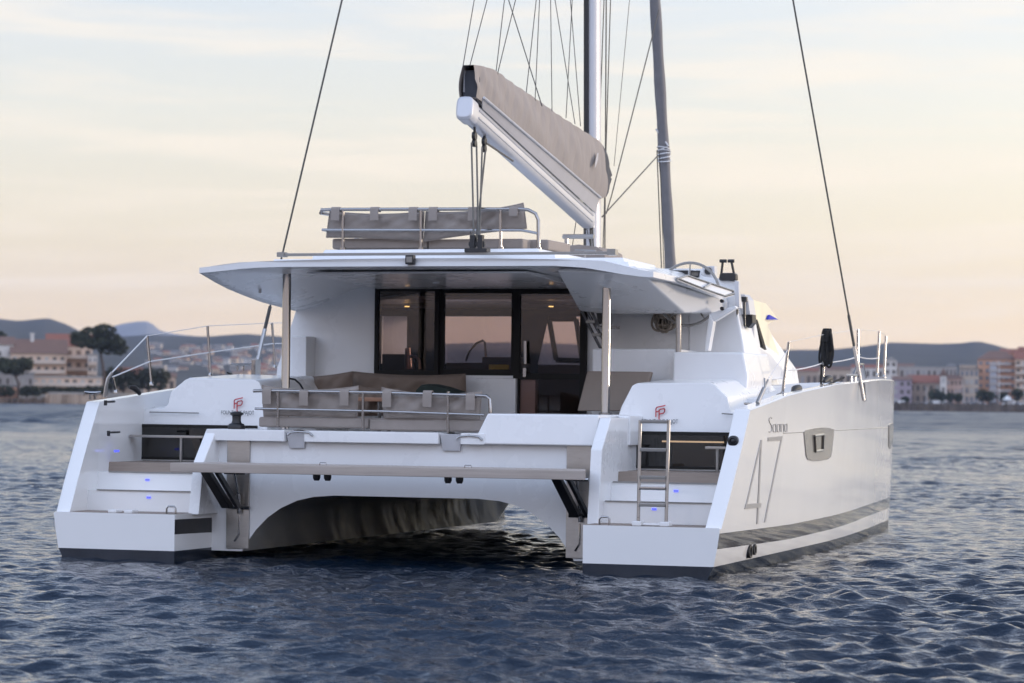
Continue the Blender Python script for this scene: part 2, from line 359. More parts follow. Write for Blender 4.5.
def make_hills():
    D = 3600.; mb = MB(); na = 720; rings = []
    azs = [YAW - .35 + .70 * i / 299 for i in range(300)] + [YAW + .35 + (2 * math.pi - .70) * (i + 1) / 241 for i in range(240)]
    fr = [0, .004, .05, .2, .3, .45, .6, .75, .88, 1.0, 1.25]
    for q, t in enumerate(fr):
        ring = []
        for a in azs:
            d0 = shore_d(a) + 12; d = d0 + (D - d0) * t; hr = ridge_h(a, D)
            base = 3.0
            if t == 0: z = -1.5
            elif t <= .05: z = base
            elif t <= .2: z = base + 3
            else:
                s_ = min(1, (t - .2) / .8); z = base + (hr - base) * (s_ ** 1.15)
                z *= 1 + .10 * math.sin(a * 90 + q * 1.7) * (1 - s_) + .06 * math.sin(a * 230 + q)* (1 - s_)
                if t > 1: z = hr * .5
            ring.append((CAM[0] + d * math.sin(a), CAM[1] + d * math.cos(a), z))
        rings.append(ring)
    mb.loft(rings, mi=lambda i, k: 1 if i <= 1 else 0, cap=False)
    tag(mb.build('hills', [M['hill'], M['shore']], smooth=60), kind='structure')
    mb = MB(); D2 = 6900.; pts = [(-30, 336), (60, 338), (92, 336), (108, 328), (124, 324), (138, 322), (147, 322), (153, 325), (160, 331), (172, 334), (200, 337), (300, 340)]
    rg = []
    for t, zf in ((.8, 0), (.92, .5), (1, 1), (1.07, .5)):
        rg.append([tuple(polar(px, D2 * t, 0 if zf == 0 else zpx(px, py, D2) * zf)) for px, py in [(x, interp(x, [p[0] for p in pts], [p[1] for p in pts])) for x in range(-30, 300, 3)]])
    mb.loft(rg, cap=False, closed=False)
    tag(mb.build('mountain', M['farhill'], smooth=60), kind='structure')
make_hills()

# haze: even pale air round everything
def haze():
    mt = bpy.data.materials.new('haze_air'); mt.use_nodes = True; t = mt.node_tree; t.nodes.clear()
    pv = N(t, 'ShaderNodeVolumePrincipled'); pv.inputs['Color'].default_value = (.56, .68, 1.0, 1); pv.inputs['Density'].default_value = HAZE; pv.inputs['Anisotropy'].default_value = .0
    o = N(t, 'ShaderNodeOutputMaterial'); t.links.new(pv.outputs[0], o.inputs['Volume'])
    MB().box(-7600, 7600, -7600, 7600, -4, 330).build('haze', mt, smooth=0)['kind'] = 'stuff'
HAZE = 5.2e-5
haze()

# ------------------------------------------------------------------ THE CATAMARAN
BOAT = thing('catamaran', 'large white sailing catamaran seen from its stern, lying on the calm bay', 'catamaran', (0, 0, 0))
G, DK = M['gel'], M['deck']

# --- hulls
WLY = [0, 3, 6.3, 8, 10.6, 12, 13.2, 13.85]; WLX = [3.72, 3.70, 3.66, 3.58, 3.38, 3.25, 3.15, 3.05]
SHY = [0, .95, 2, 3, 3.8, 6.2, 8.5, 11, 12.6, 13.5, 13.85]; SHX = [3.97, 3.95, 3.92, 3.88, 3.865, 3.80, 3.66, 3.44, 3.27, 3.18, 3.06]
INY = [0, 3, 6, 9, 12, 13.4, 13.85]; INX = [2.36, 2.32, 2.36, 2.55, 2.86, 2.98, 3.04]
ZTY = [.95, 2, 3, 4, 6.2, 8.9, 11.3, 13.4, 13.85]; ZTZ = [1.77, 1.85, 1.93, 1.99, 2.09, 2.155, 2.205, 2.215, 2.19]
def ztop(y):
    if y < .95: return lerp(.53, 1.77, max(0, min(1, (y - .06) / .89)))
    return interp(y, ZTY, ZTZ)
def hx(y, z):
    w = interp(y, WLY, WLX); s = interp(y, SHY, SHX); zs = 2.0
    return w + (s - w) * max(0, min(1.1, z / zs)) ** .5
def s_lo(y): return interp(y, [0, 3.6, 7.1, 10, 12.4, 13.8], [.31, .255, .27, .30, .30, .31])
def s_hi(y): return interp(y, [0, 3.6, 7.1, 10, 12.4, 13.8], [.475, .43, .44, .46, .46, .47])
def zfloor(y):
    if y < .62: return .53
    if y < .92: return .765
    if y < 1.20: return .965
    if y < 2.35: return 1.07
    if y < 3.0: return min(ztop(y) - .1, 1.72)
    return ztop(y) - .045
def make_hull(s):
    ys = [0, .06, .3, .615, .625, .8, .915, .925, .95, 1.195, 1.205, 1.5, 2.0, 2.345, 2.355, 2.6, 2.995, 3.005, 3.8, 4.6, 5.4, 6.2, 7, 7.8, 8.6, 9.4, 10.2, 11, 11.7, 12.3, 12.8, 13.2, 13.5, 13.7, 13.82]
    rings = []
    for y in ys:
        zt = ztop(y); zf = min(zfloor(y), zt); xi = interp(y, INY, INX); hi = s_hi(y); zz = [-.25, 0, .125, s_lo(y), hi]
        top0 = max(zt, hi + .02)
        zz += [lerp(hi, top0, .33), lerp(hi, top0, .66), top0 - .012]
        endt = max(0, (y - 13.2) / .62)                       # rounded stem
        rake = [0.0 + .10 * min(1, z / 2) * endt for z in zz]
        ring = [((3.05 if y > .5 else 3.05), y, -.45)]
        xo = [hx(y, z) for z in zz]; xo[0] -= .12 * min(1, (13.9 - y) * 2)
        th = .17 if y < 2 else lerp(.17, .11, min(1, (y - 2) / 2))
        xw = max(xi + .005, hx(y, zt) - th)
        ring += [(x, y + rk, z) for x, z, rk in zip(xo, zz, rake)]
        xt = hx(y, zt)
        ring += [(max(xw, xt - .018), y, top0), (xw, y, top0), (xw, y, zf), (xi, y, min(zf, top0)), (xi, y, min(hi, zf)), (xi, y, s_lo(y)), (xi, y, .125), (xi, y, 0), (xi + .1 * min(1, (13.9 - y) * 2), y, -.25)]
        rings.append([(s * x, y2, z) for x, y2, z in ring])
    # ring indices: 0 keel 1..8 outer 9,10 top 11,12 floor 13 inner top 14 lo 15 .125 16 0 17
    def mi(i, k):
        y = ys[i]
        if k in (0, 1, 2) or k >= 15: return 1
        if k == 4: return 2
        if k == 13 and y < 1.2: return 6
        if k == 11: return (0 if ys[i + 1] - y < .02 and y < 1.1 else 3 if (y < .6 or y > 1.19) else 0) if y < 2.3 else 4
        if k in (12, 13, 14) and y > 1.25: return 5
        return 0
    mb = MB(); mb.loft(rings, mi, cap=False)
    # transom and stem closing faces
    r = rings[0]
    lowo, lowi = [(r[3][0], 0, .125)], [(r[15][0], 0, .125)]
    mb.poly([r[0], r[1], r[2], r[3], r[15], r[16], r[17]], 1)
    mb.poly([r[3], r[4], r[5], r[6], r[7], r[8], r[9], r[10], r[11], r[12], r[13], r[14], r[15]], 0)
    e = rings[-1]; mb.poly(e, 0)
    o = mb.build('hull', [M['hull'], M['navy'], M['stripe'], M['teak'], DK, M['under'], M['black']], BOAT, smooth=32)
    return o
HULL = {s: make_hull(s) for s in (-1, 1)}
HULL[1]['label'] = 'starboard hull with the big number, portlights and grey stripe'
HULL[-1]['label'] = 'port hull on the left, its outer side turned away'

# step nosing lines and lit details on each stern
for s in (-1, 1):
    xo = 3.62
    for (y, z) in ((.625, .765), (.925, .965)):
        b = MB(); b.box(min(s * 2.42, s * xo), max(s * 2.42, s * xo), y - .018, y + .02, z - .007, z + .007)
        b.build('step_nosing', M['greyd'], HULL[s], bevel=.004)
    for (y, z, x) in ((.62, .69, 2.97), (.92, .88, 3.13)):
        b = MB(); b.box(s * x - .024, s * x + .024, y - .012, y + .01, z - .01, z + .01); b.build('step_light', M['led'], HULL[s], smooth=0)
# bulwark light and door latch details inside the port wing
b = MB(); pt = ax(117, 451, -3.66); b.box(-3.675, -3.655, pt.y - .05, pt.y + .05, pt.z - .012, pt.z + .012); b.build('step_light', M['led'], HULL[-1], smooth=0)

# transom platform fittings: mooring ring bars and white ladder brackets
def ring_bar(s, x):
    b = MB(); pts = [(s * x - .055, .12, .53), (s * x - .055, .12, .59), (s * x - .035, .12, .615), (s * x + .035, .12, .615), (s * x + .055, .12, .59), (s * x + .055, .12, .53)]
    b.tube(pts, .011, 8); b.build('mooring_ring', M['steel'], HULL[s])
ring_bar(-1, 2.46); ring_bar(1, 2.56)
for px_ in (115, 131):
    b = MB(); p = ay(px_, 512, .12); b.box(p.x - .05, p.x + .05, .04, .2, .531, .565); b.build('ladder_bracket', G, HULL[-1], bevel=.008)

# outer-side details of the starboard hull
def on_hull(px, py, off=.004):
    p = ax(px, py, 3.8)
    for _ in range(8): p = ax(px, py, hx(p.y, p.z) + off)
    return p
def decal(polys, name, mt, off=.006, th=.012):
    mb = MB()
    for poly in polys:
        if len(poly) == 4:                    # follow the curve of the hull with short pieces
            e = [math.dist(poly[i], poly[(i + 1) % 4]) for i in range(4)]
            p = poly if e[0] >= e[1] else poly[1:] + poly[:1]
            n_ = max(1, int(max(e) / 7))
            L_ = lambda a_, b_, t_: (a_[0] + (b_[0] - a_[0]) * t_, a_[1] + (b_[1] - a_[1]) * t_)
            top_ = [on_hull(*L_(p[0], p[1], k / n_), off) for k in range(n_ + 1)]; bot_ = [on_hull(*L_(p[3], p[2], k / n_), off) for k in range(n_ + 1)]
            dv = Vector((-th, 0, 0)); mb.loft([[a_, b_, b_ + dv, a_ + dv] for a_, b_ in zip(top_, bot_)])
        else: mb.prism([on_hull(x, y, off) for x, y in poly], (-th, 0, 0))
    return mb.build(name, mt, HULL[1], smooth=0)
decal([[(761, 440), (762.3, 440), (746.8, 507), (745.2, 508.5)], [(745, 509), (745.9, 504.2), (761.6, 502.8), (761, 507.3)], [(760.9, 440), (762.2, 440), (758.4, 523.5), (757, 524)],
       [(768.2, 441.3), (768.3, 437.4), (782.8, 436), (782.2, 440.3)], [(781.4, 438), (782.8, 437), (765.8, 522), (764.4, 522.5)]], 'model_number', M['grey'])
def stroke_word(letters, name, mt, w=.5):
    polys = []
    for st in letters:
        for (x0, y0), (x1, y1) in zip(st, st[1:]):
            dx, dy = x1 - x0, y1 - y0; l_ = math.hypot(dx, dy) or 1; nx, ny = -dy / l_ * w / 2, dx / l_ * w / 2
            polys.append([(x0 + nx, y0 + ny), (x1 + nx, y1 + ny), (x1 - nx, y1 - ny), (x0 - nx, y0 - ny)])
    return decal(polys, name, mt)
def ov(x0, x1, y0, y1, sl=.25):    # narrow upright oval, sheared with the word
    cx, cy, rx, ry = (x0 + x1) / 2, (y0 + y1) / 2, (x1 - x0) / 2, (y1 - y0) / 2
    return [(cx + rx * math.copysign(abs(math.cos(a)) ** .6, math.cos(a)), cy + ry * math.copysign(abs(math.sin(a)) ** .6, math.sin(a))) for a in [i * math.pi / 6 for i in range(13)]]
S_ = [(772.2, 418.6), (771, 417.2), (769.7, 417.8), (769.4, 420), (770, 422.5), (771.6, 425), (772.2, 428), (771.6, 431.4), (770.2, 432.4), (769, 431.4)]
a1 = [ov(773.4, 776.2, 424.2, 432.2), [(776.2, 424), (776.3, 432.4)]]
o1 = [ov(777.5, 780.1, 424, 432)]
n1 = [[(781.4, 424), (781.5, 432)], [(781.5, 425.4), (782.4, 424), (783.6, 424.2), (784, 426), (784.1, 431.8)]]
a2 = [ov(785.2, 787.4, 423.8, 431.6), [(787.4, 423.6), (787.5, 431.8)]]
stroke_word([S_] + a1 + o1 + n1 + a2, 'model_lettering', M['grey'], .36)
# knuckle line, thin groove along the topsides
mb = MB(); pts = [(783, 433.0), (790, 432.8)] + [(x, 432.8 - (x - 790) * .055) for x in range(800, 890, 8)]
mb.tube([on_hull(x, y, .0) for x, y in pts], .006, 6); mb.build('knuckle_line', M['greyd'], HULL[1])
def portlight(outline, inner, name='portlight'):
    P = [on_hull(x, y, .010) for x, y in outline]
    mb = MB(); mb.prism(P, (-.03, 0, 0)); o = mb.build(name, M['greyd'], HULL[1], bevel=.006)
    return o
pl = portlight([(804.2, 432), (806, 430), (814, 428.2), (822, 427.3), (829, 427.6), (834.5, 429.3), (834.2, 433), (832.3, 452), (831.2, 457), (828, 459.5), (820, 461), (813, 461.2), (808, 459.5), (806.6, 456)], None)
mb = MB()
ring = [(814.5, 436), (823.5, 434.5), (823, 450), (815.5, 451.5)]
for (a, b_) in zip(ring, ring[1:] + ring[:1]):
    mb.tube([on_hull(*a, .018), on_hull(*b_, .018)], .016, 6)
mb.poly([on_hull(*q, .013) for q in ring]); o = mb.build('opening_hatch', M['stripe'], HULL[1]); o.name = 'opening_hatch'
portlight([(889.2, 425), (891, 423.5), (893.6, 423), (893.7, 430), (892.8, 444), (890.8, 449), (889.3, 447)], None)
# exhaust outlet under the stripe
p = on_hull(748.5, 551.5, .0); mb = MB(); mb.lathe((p.x - .02, p.y, p.z), [(.03, 0), (.075, 0), (.075, .05), (.05, .05), (.045, .01)], 14, axis='x')
mb.build('exhaust_outlet', M['black'], HULL[1]); mb = MB(); mb.lathe((p.x - .02, p.y + .22, p.z + .012), [(.02, 0), (.06, 0), (.06, .05), (.04, .05), (.035, .01)], 14, axis='x'); mb.build('exhaust_outlet', M['black'], HULL[1])
p = ay(733.5, 441, .6); t_ = (p.z - .53) / 1.24; yy = .06 + .89 * t_; p = ay(733.5, 441, yy); mb = MB()
mb.lathe((p.x, yy - .03, p.z), [(0, .09), (.058, .09), (.058, .02), (.058, .02), (.058, -.004), (.036, -.012), (.03, .002), (.018, -.004), (0, -.006)], 18, axis='y'); mb.build('shore_power_socket', M['black'], HULL[1])

# --- bridge deck with arched tunnel
arch = [(1.97, .09), (1.90, .20), (1.80, .34), (1.66, .48), (1.5, .59), (1.30, .68), (1.10, .725), (.85, .745)]
def arch_poly(y, top): return [(-2.37, y, top), (-2.37, y, .09)] + [(-x, y, z) for x, z in arch] + [(x, y, z) for x, z in reversed(arch)] + [(2.37, y, .09), (2.37, y, top)]
mb = MB(); r0_ = arch_poly(.98, 1.36)
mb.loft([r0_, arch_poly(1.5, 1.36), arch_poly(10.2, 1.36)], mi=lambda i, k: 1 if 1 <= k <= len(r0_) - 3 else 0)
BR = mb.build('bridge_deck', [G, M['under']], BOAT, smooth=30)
# aft coaming: lip along the beam and the raised block to starboard
mb = MB(); mb.box(-2.38, -1.42, .86, 1.45, 1.345, 1.475); mb.box(-1.18, .42, .86, 1.45, 1.345, 1.472); mb.box(.68, .96, .86, 1.45, 1.345, 1.47)
mb.build('aft_coaming', G, BOAT, bevel=.012)
for x0_, x1_ in ((-1.42, -1.18), (.42, .68)):
    mb = MB(); mb.hexa([(x0_ + .03, .94, 1.27), (x1_ - .03, .94, 1.27), (x1_ - .03, 1.45, 1.27), (x0_ + .03, 1.45, 1.27), (x0_ + .004, .90, 1.455), (x1_ - .004, .90, 1.455), (x1_ - .004, 1.45, 1.455), (x0_ + .004, 1.45, 1.455)]); mb.build('notch_panel', M['alu'], BOAT, bevel=.006)
mb = MB(); mb.prism([(.82, .865, 1.35), (.98, .90, 1.69), (2.26, .90, 1.69), (2.26, .865, 1.35)], (0, 1.9, 0))
mb.build('cockpit_side_coaming', G, BOAT, bevel=.02, seg=3); mb = MB()
mb.prism([(2.28, 1.6, 1.35), (2.28, 1.6, 1.685), (2.42, 1.6, 1.685), (2.42, 1.6, 1.35)], (0, 1.2, 0)); mb.build('coaming_end', G, BOAT, bevel=.02); mb = MB()
mb.prism([(-2.42, 1.3, 1.30), (-2.42, 1.3, 1.475), (-1.85, 1.3, 1.475), (-1.85, 1.3, 1.30)], (0, 1.6, 0))
mb.build('cockpit_side_coaming', G, BOAT, bevel=.02, seg=3)
for s in (-1, 1):
    # inner cheek of each stern: beam end sloping down to the platform
    zt1 = 1.47 if s < 0 else 1.66
    mb = MB(); mb.prism([(s * 2.27, .44, .515), (s * 2.27, .56, 1.10 if s < 0 else 1.32), (s * 2.27, .90, zt1), (s * 2.27, 1.6, zt1), (s * 2.27, 1.6, .515)], (s * .13, 0, 0))
    mb.build('inner_cheek', G, BOAT, bevel=.018, seg=2)
# mooring hooks hung in the coaming notches
for px_ in (300, 469):
    p = ay(px_, 433 if px_ < 400 else 437, .85); mb = MB()
    mb.tube([(p.x - .15, .845, p.z - .025), (p.x - .11, .85, p.z + .005), (p.x, .85, p.z + .015), (p.x + .11, .85, p.z + .005), (p.x + .155, .845, p.z - .03)], .012, 8)
    mb.build('notch_handle', M['steel'], BOAT)
# winch on the port corner
p = ay(236.5, 425, 1.12); mb = MB()
mb.lathe((p.x, 1.12, 1.475), [(0, 0), (.098, 0), (.10, .03), (.088, .055), (.058, .07), (.05, .10), (.052, .15), (.075, .165), (.075, .185), (.06, .19), (.04, .20), (.035, .195), (0, .195)], 24)
mb.build('winch', M['black'], BOAT)

# --- folding bathing platform across the stern
mb = MB(); mb.hexa([(-2.41, -.04, 1.003), (2.39, -.04, 1.003), (2.20, .62, 1.003), (-2.20, .62, 1.003), (-2.41, -.04, 1.105), (2.39, -.04, 1.105), (2.20, .62, 1.105), (-2.20, .62, 1.105)]); PLAT = mb.build('bathing_platform', M['teakpl'], BOAT, bevel=.012)
for px_, py in ((323, 461.5), (468, 465)):
    p = ay(px_, py, .05)
    mb = MB(); mb.tube([(p.x - .04, .05, 1.105), (p.x - .035, .05, 1.135), (p.x + .035, .05, 1.135), (p.x + .04, .05, 1.105)], .006, 6); mb.build('platform_hook', M['steel'], PLAT)
for px_ in (316, 327, 447.5, 459):
    p = ay(px_, 476, .1); mb = MB(); mb.lathe((p.x, .12, .935), [(0, 0), (.028, .0), (.042, .03), (.042, .068), (0, .068)], 14); mb.build('rubber_foot', M['black'], PLAT)
def lift(s):
    x0 = s * 2.02
    mb = MB(); mb.box(x0 - .14, x0 + .14, .955, .985, .12, 1.36, 0); o = mb.build('lift_plate', M['steelb'], BOAT, bevel=.006)
    # hydraulic strut and the two arms
    mb = MB()
    xa = x0 - .20 if s < 0 else x0 - .12; xb = xa
    for dx, w_ in ((0, .105), (.17, .04)):
        mb.hexa([(xa + dx - .03, .42, .99), (xa + dx - .03 + w_, .42, .99), (xa + dx - .03 + w_, .54, .99), (xa + dx - .03, .54, .99),
                 (xa + dx + .07, .80, .58), (xa + dx + .07 + w_, .80, .58), (xa + dx + .07 + w_, .93, .58), (xa + dx + .07, .93, .58)])
    mb.build('lift_arm', M['black'], o, bevel=.008)
    mb = MB(); mb.tube([(x0 + .02, .80, 1.0), (x0 + .03, .90, .74)], .016, 8); mb.tube([(x0 + .03, .9, .74), (x0 + .035, .93, .52)], .026, 10); mb.tube([(x0 + .02, .96, .50), (x0 + .02, .95, .28), (x0 - .03, .94, .20)], .010, 6)
    mb.tube([(x0 - .10, .80, .985), (x0 + .16, .80, .985)], .02, 8); mb.tube([(x0 - .10, .93, .585), (x0 + .16, .93, .585)], .02, 8)
    mb.build('hydraulic_ram', M['steel'], o)
lift(-1); lift(1)

# --- deck boxes: the after faces of the hull cabins
def deck_box(s):
    F = 2.05
    prof = [(2.20, 1.07), (2.13, 1.66), (2.17, 1.78), (2.28, 2.02), (2.34, 2.05), (3.18, 2.065), (3.24, 2.04), (3.40, 1.90), (3.44, 1.74), (3.50, 1.70), (3.77, 1.69), (3.77, 1.07)]
    r1 = [(s * x, F + (.10 if z > 2.0 else .05 if z > 1.65 else 0), z) for x, z in prof]
    r2 = [(s * x, 3.6, z + (.06 if z > 1.8 else .05)) for x, z in prof]
    r3 = [(s * (x - .1), 5.2, z + (.06 if z > 1.8 else .05)) for x, z in prof]
    mb = MB(); mb.loft([r1, r2, r3]); o = mb.build('deck_box', G, BOAT, smooth=24, bevel=.02, seg=2)
    mb = MB(); mb.box(min(s * 2.25, s * 3.76), max(s * 2.25, s * 3.76), F - .012, F + .0, 1.09, 1.505); w = mb.build('cabin_window', M['glassdark'], o, bevel=.004)
    mb = MB(); mb.box(min(s * 2.25, s * 3.76), max(s * 2.25, s * 3.76), F - .0145, F - .0125, 1.47, 1.508); mb.box(min(s * 2.25, s * 3.76), max(s * 2.25, s * 3.76), F - .0145, F - .0125, 1.09, 1.12); mb.build('window_band', M['frame'], w, smooth=0)
    return o
DB = {s: deck_box(s) for s in (-1, 1)}
# things seen behind the dark cabin glass are reduced to a lit shelf line (right) and a handrail outside each
mb = MB(); a, b_ = ay(662, 441.2, 2.034), ay(724, 442.2, 2.034); mb.box(a.x, b_.x, 2.031, 2.037, a.z - .010, a.z + .008); mb.build('shelf_light', emit('shelf_glow', (.55, .36, .20), .35), DB[1], smooth=0)
def hand_shelf(pl, pr, ppost, s):
    y = 1.75
    a, b_ = ay(*pl, y), ay(*pr, y); z = (a.z + b_.z) / 2; mb = MB(); mb.box(a.x, b_.x, y - .07, y + .07, z - .014, z + .014)
    p = ay(*ppost, y); mb.tube([(p.x, y, 1.07), (p.x, y, z)], .018, 10); mb.build('cabin_step', M['steelb'], DB[s], bevel=.004)
hand_shelf((132, 436.5), (205, 436.5), (181, 450), -1)
hand_shelf((706.5, 447.5), (727, 448.2), (717.3, 455), 1)
# emblem and builder's name on both boxes
def emblem(s, cx, cy, tx, ty):
    y = 2.09; k = .0112
    def seg(pts, w=.012):
        mb_ = []
        for (x0, z0), (x1, z1) in zip(pts, pts[1:]):
            d = Vector((x1 - x0, z1 - z0)); l_ = d.length; n = Vector((-d.y, d.x)) / l_ * w / 2; e = d / l_ * w * .4
            mb_.append([(x0 + n.x - e.x, z0 + n.y - e.y), (x1 + n.x + e.x, z1 + n.y + e.y), (x1 - n.x + e.x, z1 - n.y + e.y), (x0 - n.x - e.x, z0 - n.y - e.y)])
        return mb_
    c = ay(cx, cy, y); mb = MB()
    u = .015
    for pts in ([(-3.4, -3.4), (-3.4, 2.4), (-2.6, 3.5), (3.6, 4.9)], [(-3.4, 0.0), (-1.6, .5)], [(-.9, -5.4), (-.9, 1.2), (0, 2.0), (2.9, 2.6), (3.5, 1.8), (3.3, .2), (2.5, -.8), (-.9, -1.7)]):
        for q in seg([(c.x + x_ * u, c.z + z_ * u) for x_, z_ in pts]):
            mb.prism([(x_, y - .012, z_) for x_, z_ in q], (0, .004, 0))
    mb.build('emblem', M['red'], DB[s], smooth=0)
    t_ = ay(tx, ty, y)
    text_mesh('builder_lettering', 'FOUNTAINE PAJOT', .066, M['letter'], DB[s], sx=.74, mtx=Matrix.Translation((t_.x, 2.09 - .03, t_.z)) @ Matrix.Rotation(R(90), 4, 'X'))
emblem(1, 660.5, 412, 660.5, 421.5); emblem(-1, 238.5, 404, 238.5, 412.8)
# low moulding lines and small fittings on the boxes
for s, pts in ((-1, [(150, 412), (199, 413)]), (1, [(722, 413.5), (733, 414.2)])):
    a, b_ = ay(*pts[0], 2.05), ay(*pts[1], 2.05); mb = MB(); mb.tube([(a.x, 2.04, a.z), (b_.x, 2.04, b_.z)], .008, 6); mb.build('locker_seam', M['greyd'], DB[s])

# --- bulwark hardware, port: fold-down gate latches on the inner face
mb = MB()
for (a, b_) in (((104, 402), (113, 401.5)), ((107, 432.5), (118, 432))):
    p, q = ax(*a, -3.665), ax(*b_, -3.665); mb.tube([p + Vector((.02, 0, 0)), q + Vector((.02, 0, 0))], .012, 8); mb.tube([p + Vector((.02, 0, -.04)), p + Vector((.02, 0, .02))], .02, 8)
mb.build('latch', M['black'], HULL[-1])

# --- cockpit sole, saloon, coachroof
mb = MB(); mb.box(-2.36, 2.36, 1.3, 4.6, 1.362, 1.40); mb.build('cockpit_sole', M['teak'], BOAT, smooth=0)
BY = 4.6
wt = ay(308, 292, BY); wb = ay(277, 368, BY)
SAL = MB()
x_l, x_r = ay(376, 330, BY).x, ay(586, 330, BY).x          # window band
z_t, z_b = ay(440, 287, BY).z, ay(440, 375, BY).z
SAL.prism([(wb.x - .02, BY, 1.9), (wb.x, BY, wb.z), (wt.x, BY, wt.z + .25), (x_l, BY, 3.48), (x_l, BY, 1.4), (-2.3, BY, 1.4)], (0, .12, 0))
SAL.box(x_l + .001, .36, BY, BY + .12, 1.4, z_b); SAL.box(x_l + .001, x_r + 1.6, BY, BY + .12, z_t, 3.46)
SAL.prism([(x_r, BY, 1.4), (x_r, BY, z_t), (2.35, BY, z_t), (2.7, BY, 3.0), (2.75, BY, 2.45), (2.75, BY, 1.4)], (0, .12, 0))
# sides, front, inner lining
for s in (-1, 1):
    o_ = [(s * 3.02, BY + .12, 2.0), (s * 3.05, BY + .12, 2.25), (s * 2.62, BY + .12, 3.3), (s * 2.40, 8.0, 3.15), (s * 2.62, 9.3, 2.3), (s * 2.65, 9.4, 2.0)] if s < 0 else \
         [(s * 2.72, BY + .12, 2.0), (s * 2.72, BY + .12, 2.25), (s * 2.58, BY + .12, 3.05), (s * 2.36, 8.0, 3.02), (s * 2.62, 9.3, 2.3), (s * 2.65, 9.4, 2.0)]
    SAL.prism(o_, (-s * .08, 0, 0))
SAL.build('coachroof', G, BOAT, bevel=.012)
# foredeck mass ahead of the saloon and the deck between the hulls
mb = MB(); mb.prism([(-2.75, 9.2, 1.3), (-2.75, 9.2, 2.08), (-1.2, 9.2, 2.2), (1.2, 9.2, 2.2), (2.75, 9.2, 2.08), (2.75, 9.2, 1.3)], (0, 1.4, 0))
for s in (-1, 1): mb.box(min(s * 2.30, s * 3.1), max(s * 2.30, s * 3.1), 3.6, 9.4, 1.37, 2.06)
mb.build('foredeck', DK, BOAT, bevel=.02)
# interior
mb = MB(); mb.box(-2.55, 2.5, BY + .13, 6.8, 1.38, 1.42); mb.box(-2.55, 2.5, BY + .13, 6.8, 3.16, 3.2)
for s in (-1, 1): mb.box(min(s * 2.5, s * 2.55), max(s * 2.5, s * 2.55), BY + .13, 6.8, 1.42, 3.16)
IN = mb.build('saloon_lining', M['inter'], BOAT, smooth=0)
FY = 6.7
def fy(px, py): return ay(px, py, FY)
# front bulkhead with three openings to the view ahead
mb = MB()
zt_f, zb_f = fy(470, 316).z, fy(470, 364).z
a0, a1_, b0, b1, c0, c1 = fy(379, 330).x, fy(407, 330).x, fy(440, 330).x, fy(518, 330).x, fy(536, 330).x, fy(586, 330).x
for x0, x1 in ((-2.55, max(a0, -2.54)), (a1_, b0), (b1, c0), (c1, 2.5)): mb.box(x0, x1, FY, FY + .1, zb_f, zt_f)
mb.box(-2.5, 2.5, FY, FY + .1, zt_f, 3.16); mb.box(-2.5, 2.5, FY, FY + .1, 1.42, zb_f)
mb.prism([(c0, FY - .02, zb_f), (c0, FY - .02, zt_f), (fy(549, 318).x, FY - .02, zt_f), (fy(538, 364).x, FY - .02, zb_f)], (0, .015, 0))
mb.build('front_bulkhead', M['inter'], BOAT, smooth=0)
mb = MB(); mb.box(-2.45, 2.45, FY + .03, FY + .05, zb_f, zt_f); mb.build('front_windscreen', M['glassclear'], BOAT, smooth=0)
mb = MB(); mb.hexa([(-2.5, 5.45, 3.12), (2.45, 5.45, 3.12), (2.36, 8.0, 2.98), (-2.36, 8.0, 2.98), (-2.5, 5.45, 3.3), (2.45, 5.45, 3.3), (2.36, 8.05, 3.06), (-2.36, 8.05, 3.06)]); mb.build('coachroof_top', G, BOAT, bevel=.02)
mb = MB(); mb.poly([(-2.3, 8.0, 3.0), (2.3, 8.0, 3.0), (2.58, 9.25, 2.2), (-2.58, 9.25, 2.2)]); mb.build('sloped_windscreen', M['glassclear'], BOAT, smooth=0)
fr = [fy(550, 319), fy(577, 319), fy(583, 361), fy(557, 360)]
mb = MB()
for a, b_ in zip(fr, fr[1:] + fr[:1]): mb.tube([a + Vector((0, -.04, 0)), b_ + Vector((0, -.04, 0))], .035, 4)
mb.build('hatch_frame', M['frame'], BOAT, smooth=0)
# cabinets, worktop taps
for (p_, q_, y0_, y1_) in (((382, 354), (405, 354), 6.2, 6.6), ((446, 362.5), (520, 362.5), 6.15, 6.6), ((482, 357), (520, 357), 5.9, 6.1), ((538, 365), (586, 365), 6.2, 6.6)):
    a, b_ = ay(*p_, y0_), ay(*q_, y0_); mb = MB(); mb.box(a.x, b_.x, y0_, y1_, 1.43, a.z); mb.build('galley_cabinet', M['interl'], BOAT, bevel=.01)
mb = MB(); q = [ay(466, 361, 6.3), ay(469, 352, 6.3), ay(476, 343.5, 6.3), ay(483, 340.5, 6.3), ay(485, 343, 6.3), ay(486, 358, 6.3)]; mb.tube(q, .016, 8); mb.build('tap', M['steel'], BOAT)
mb = MB(); mb.tube([ay(408.5, 369, 6.0), ay(407.8, 348, 6.0)], [.05, .035], 10); mb.tube([ay(411, 356, 6.0), ay(416, 356.5, 6.0), ay(419, 360, 6.0), ay(420, 369, 6.0)], .022, 8); mb.build('tap', M['pinklit'], BOAT)
for px_, py in ((407, 307), (548, 298.5), (551, 307)):
    p = ay(px_, py, 5.6 if px_ != 407 else 5.9); mb = MB(); mb.lathe((p.x, p.y, p.z), [(0, 0), (.03, .0), (.034, .012), (0, .014)], 14); mb.build('downlight', M['lamp'], BOAT)
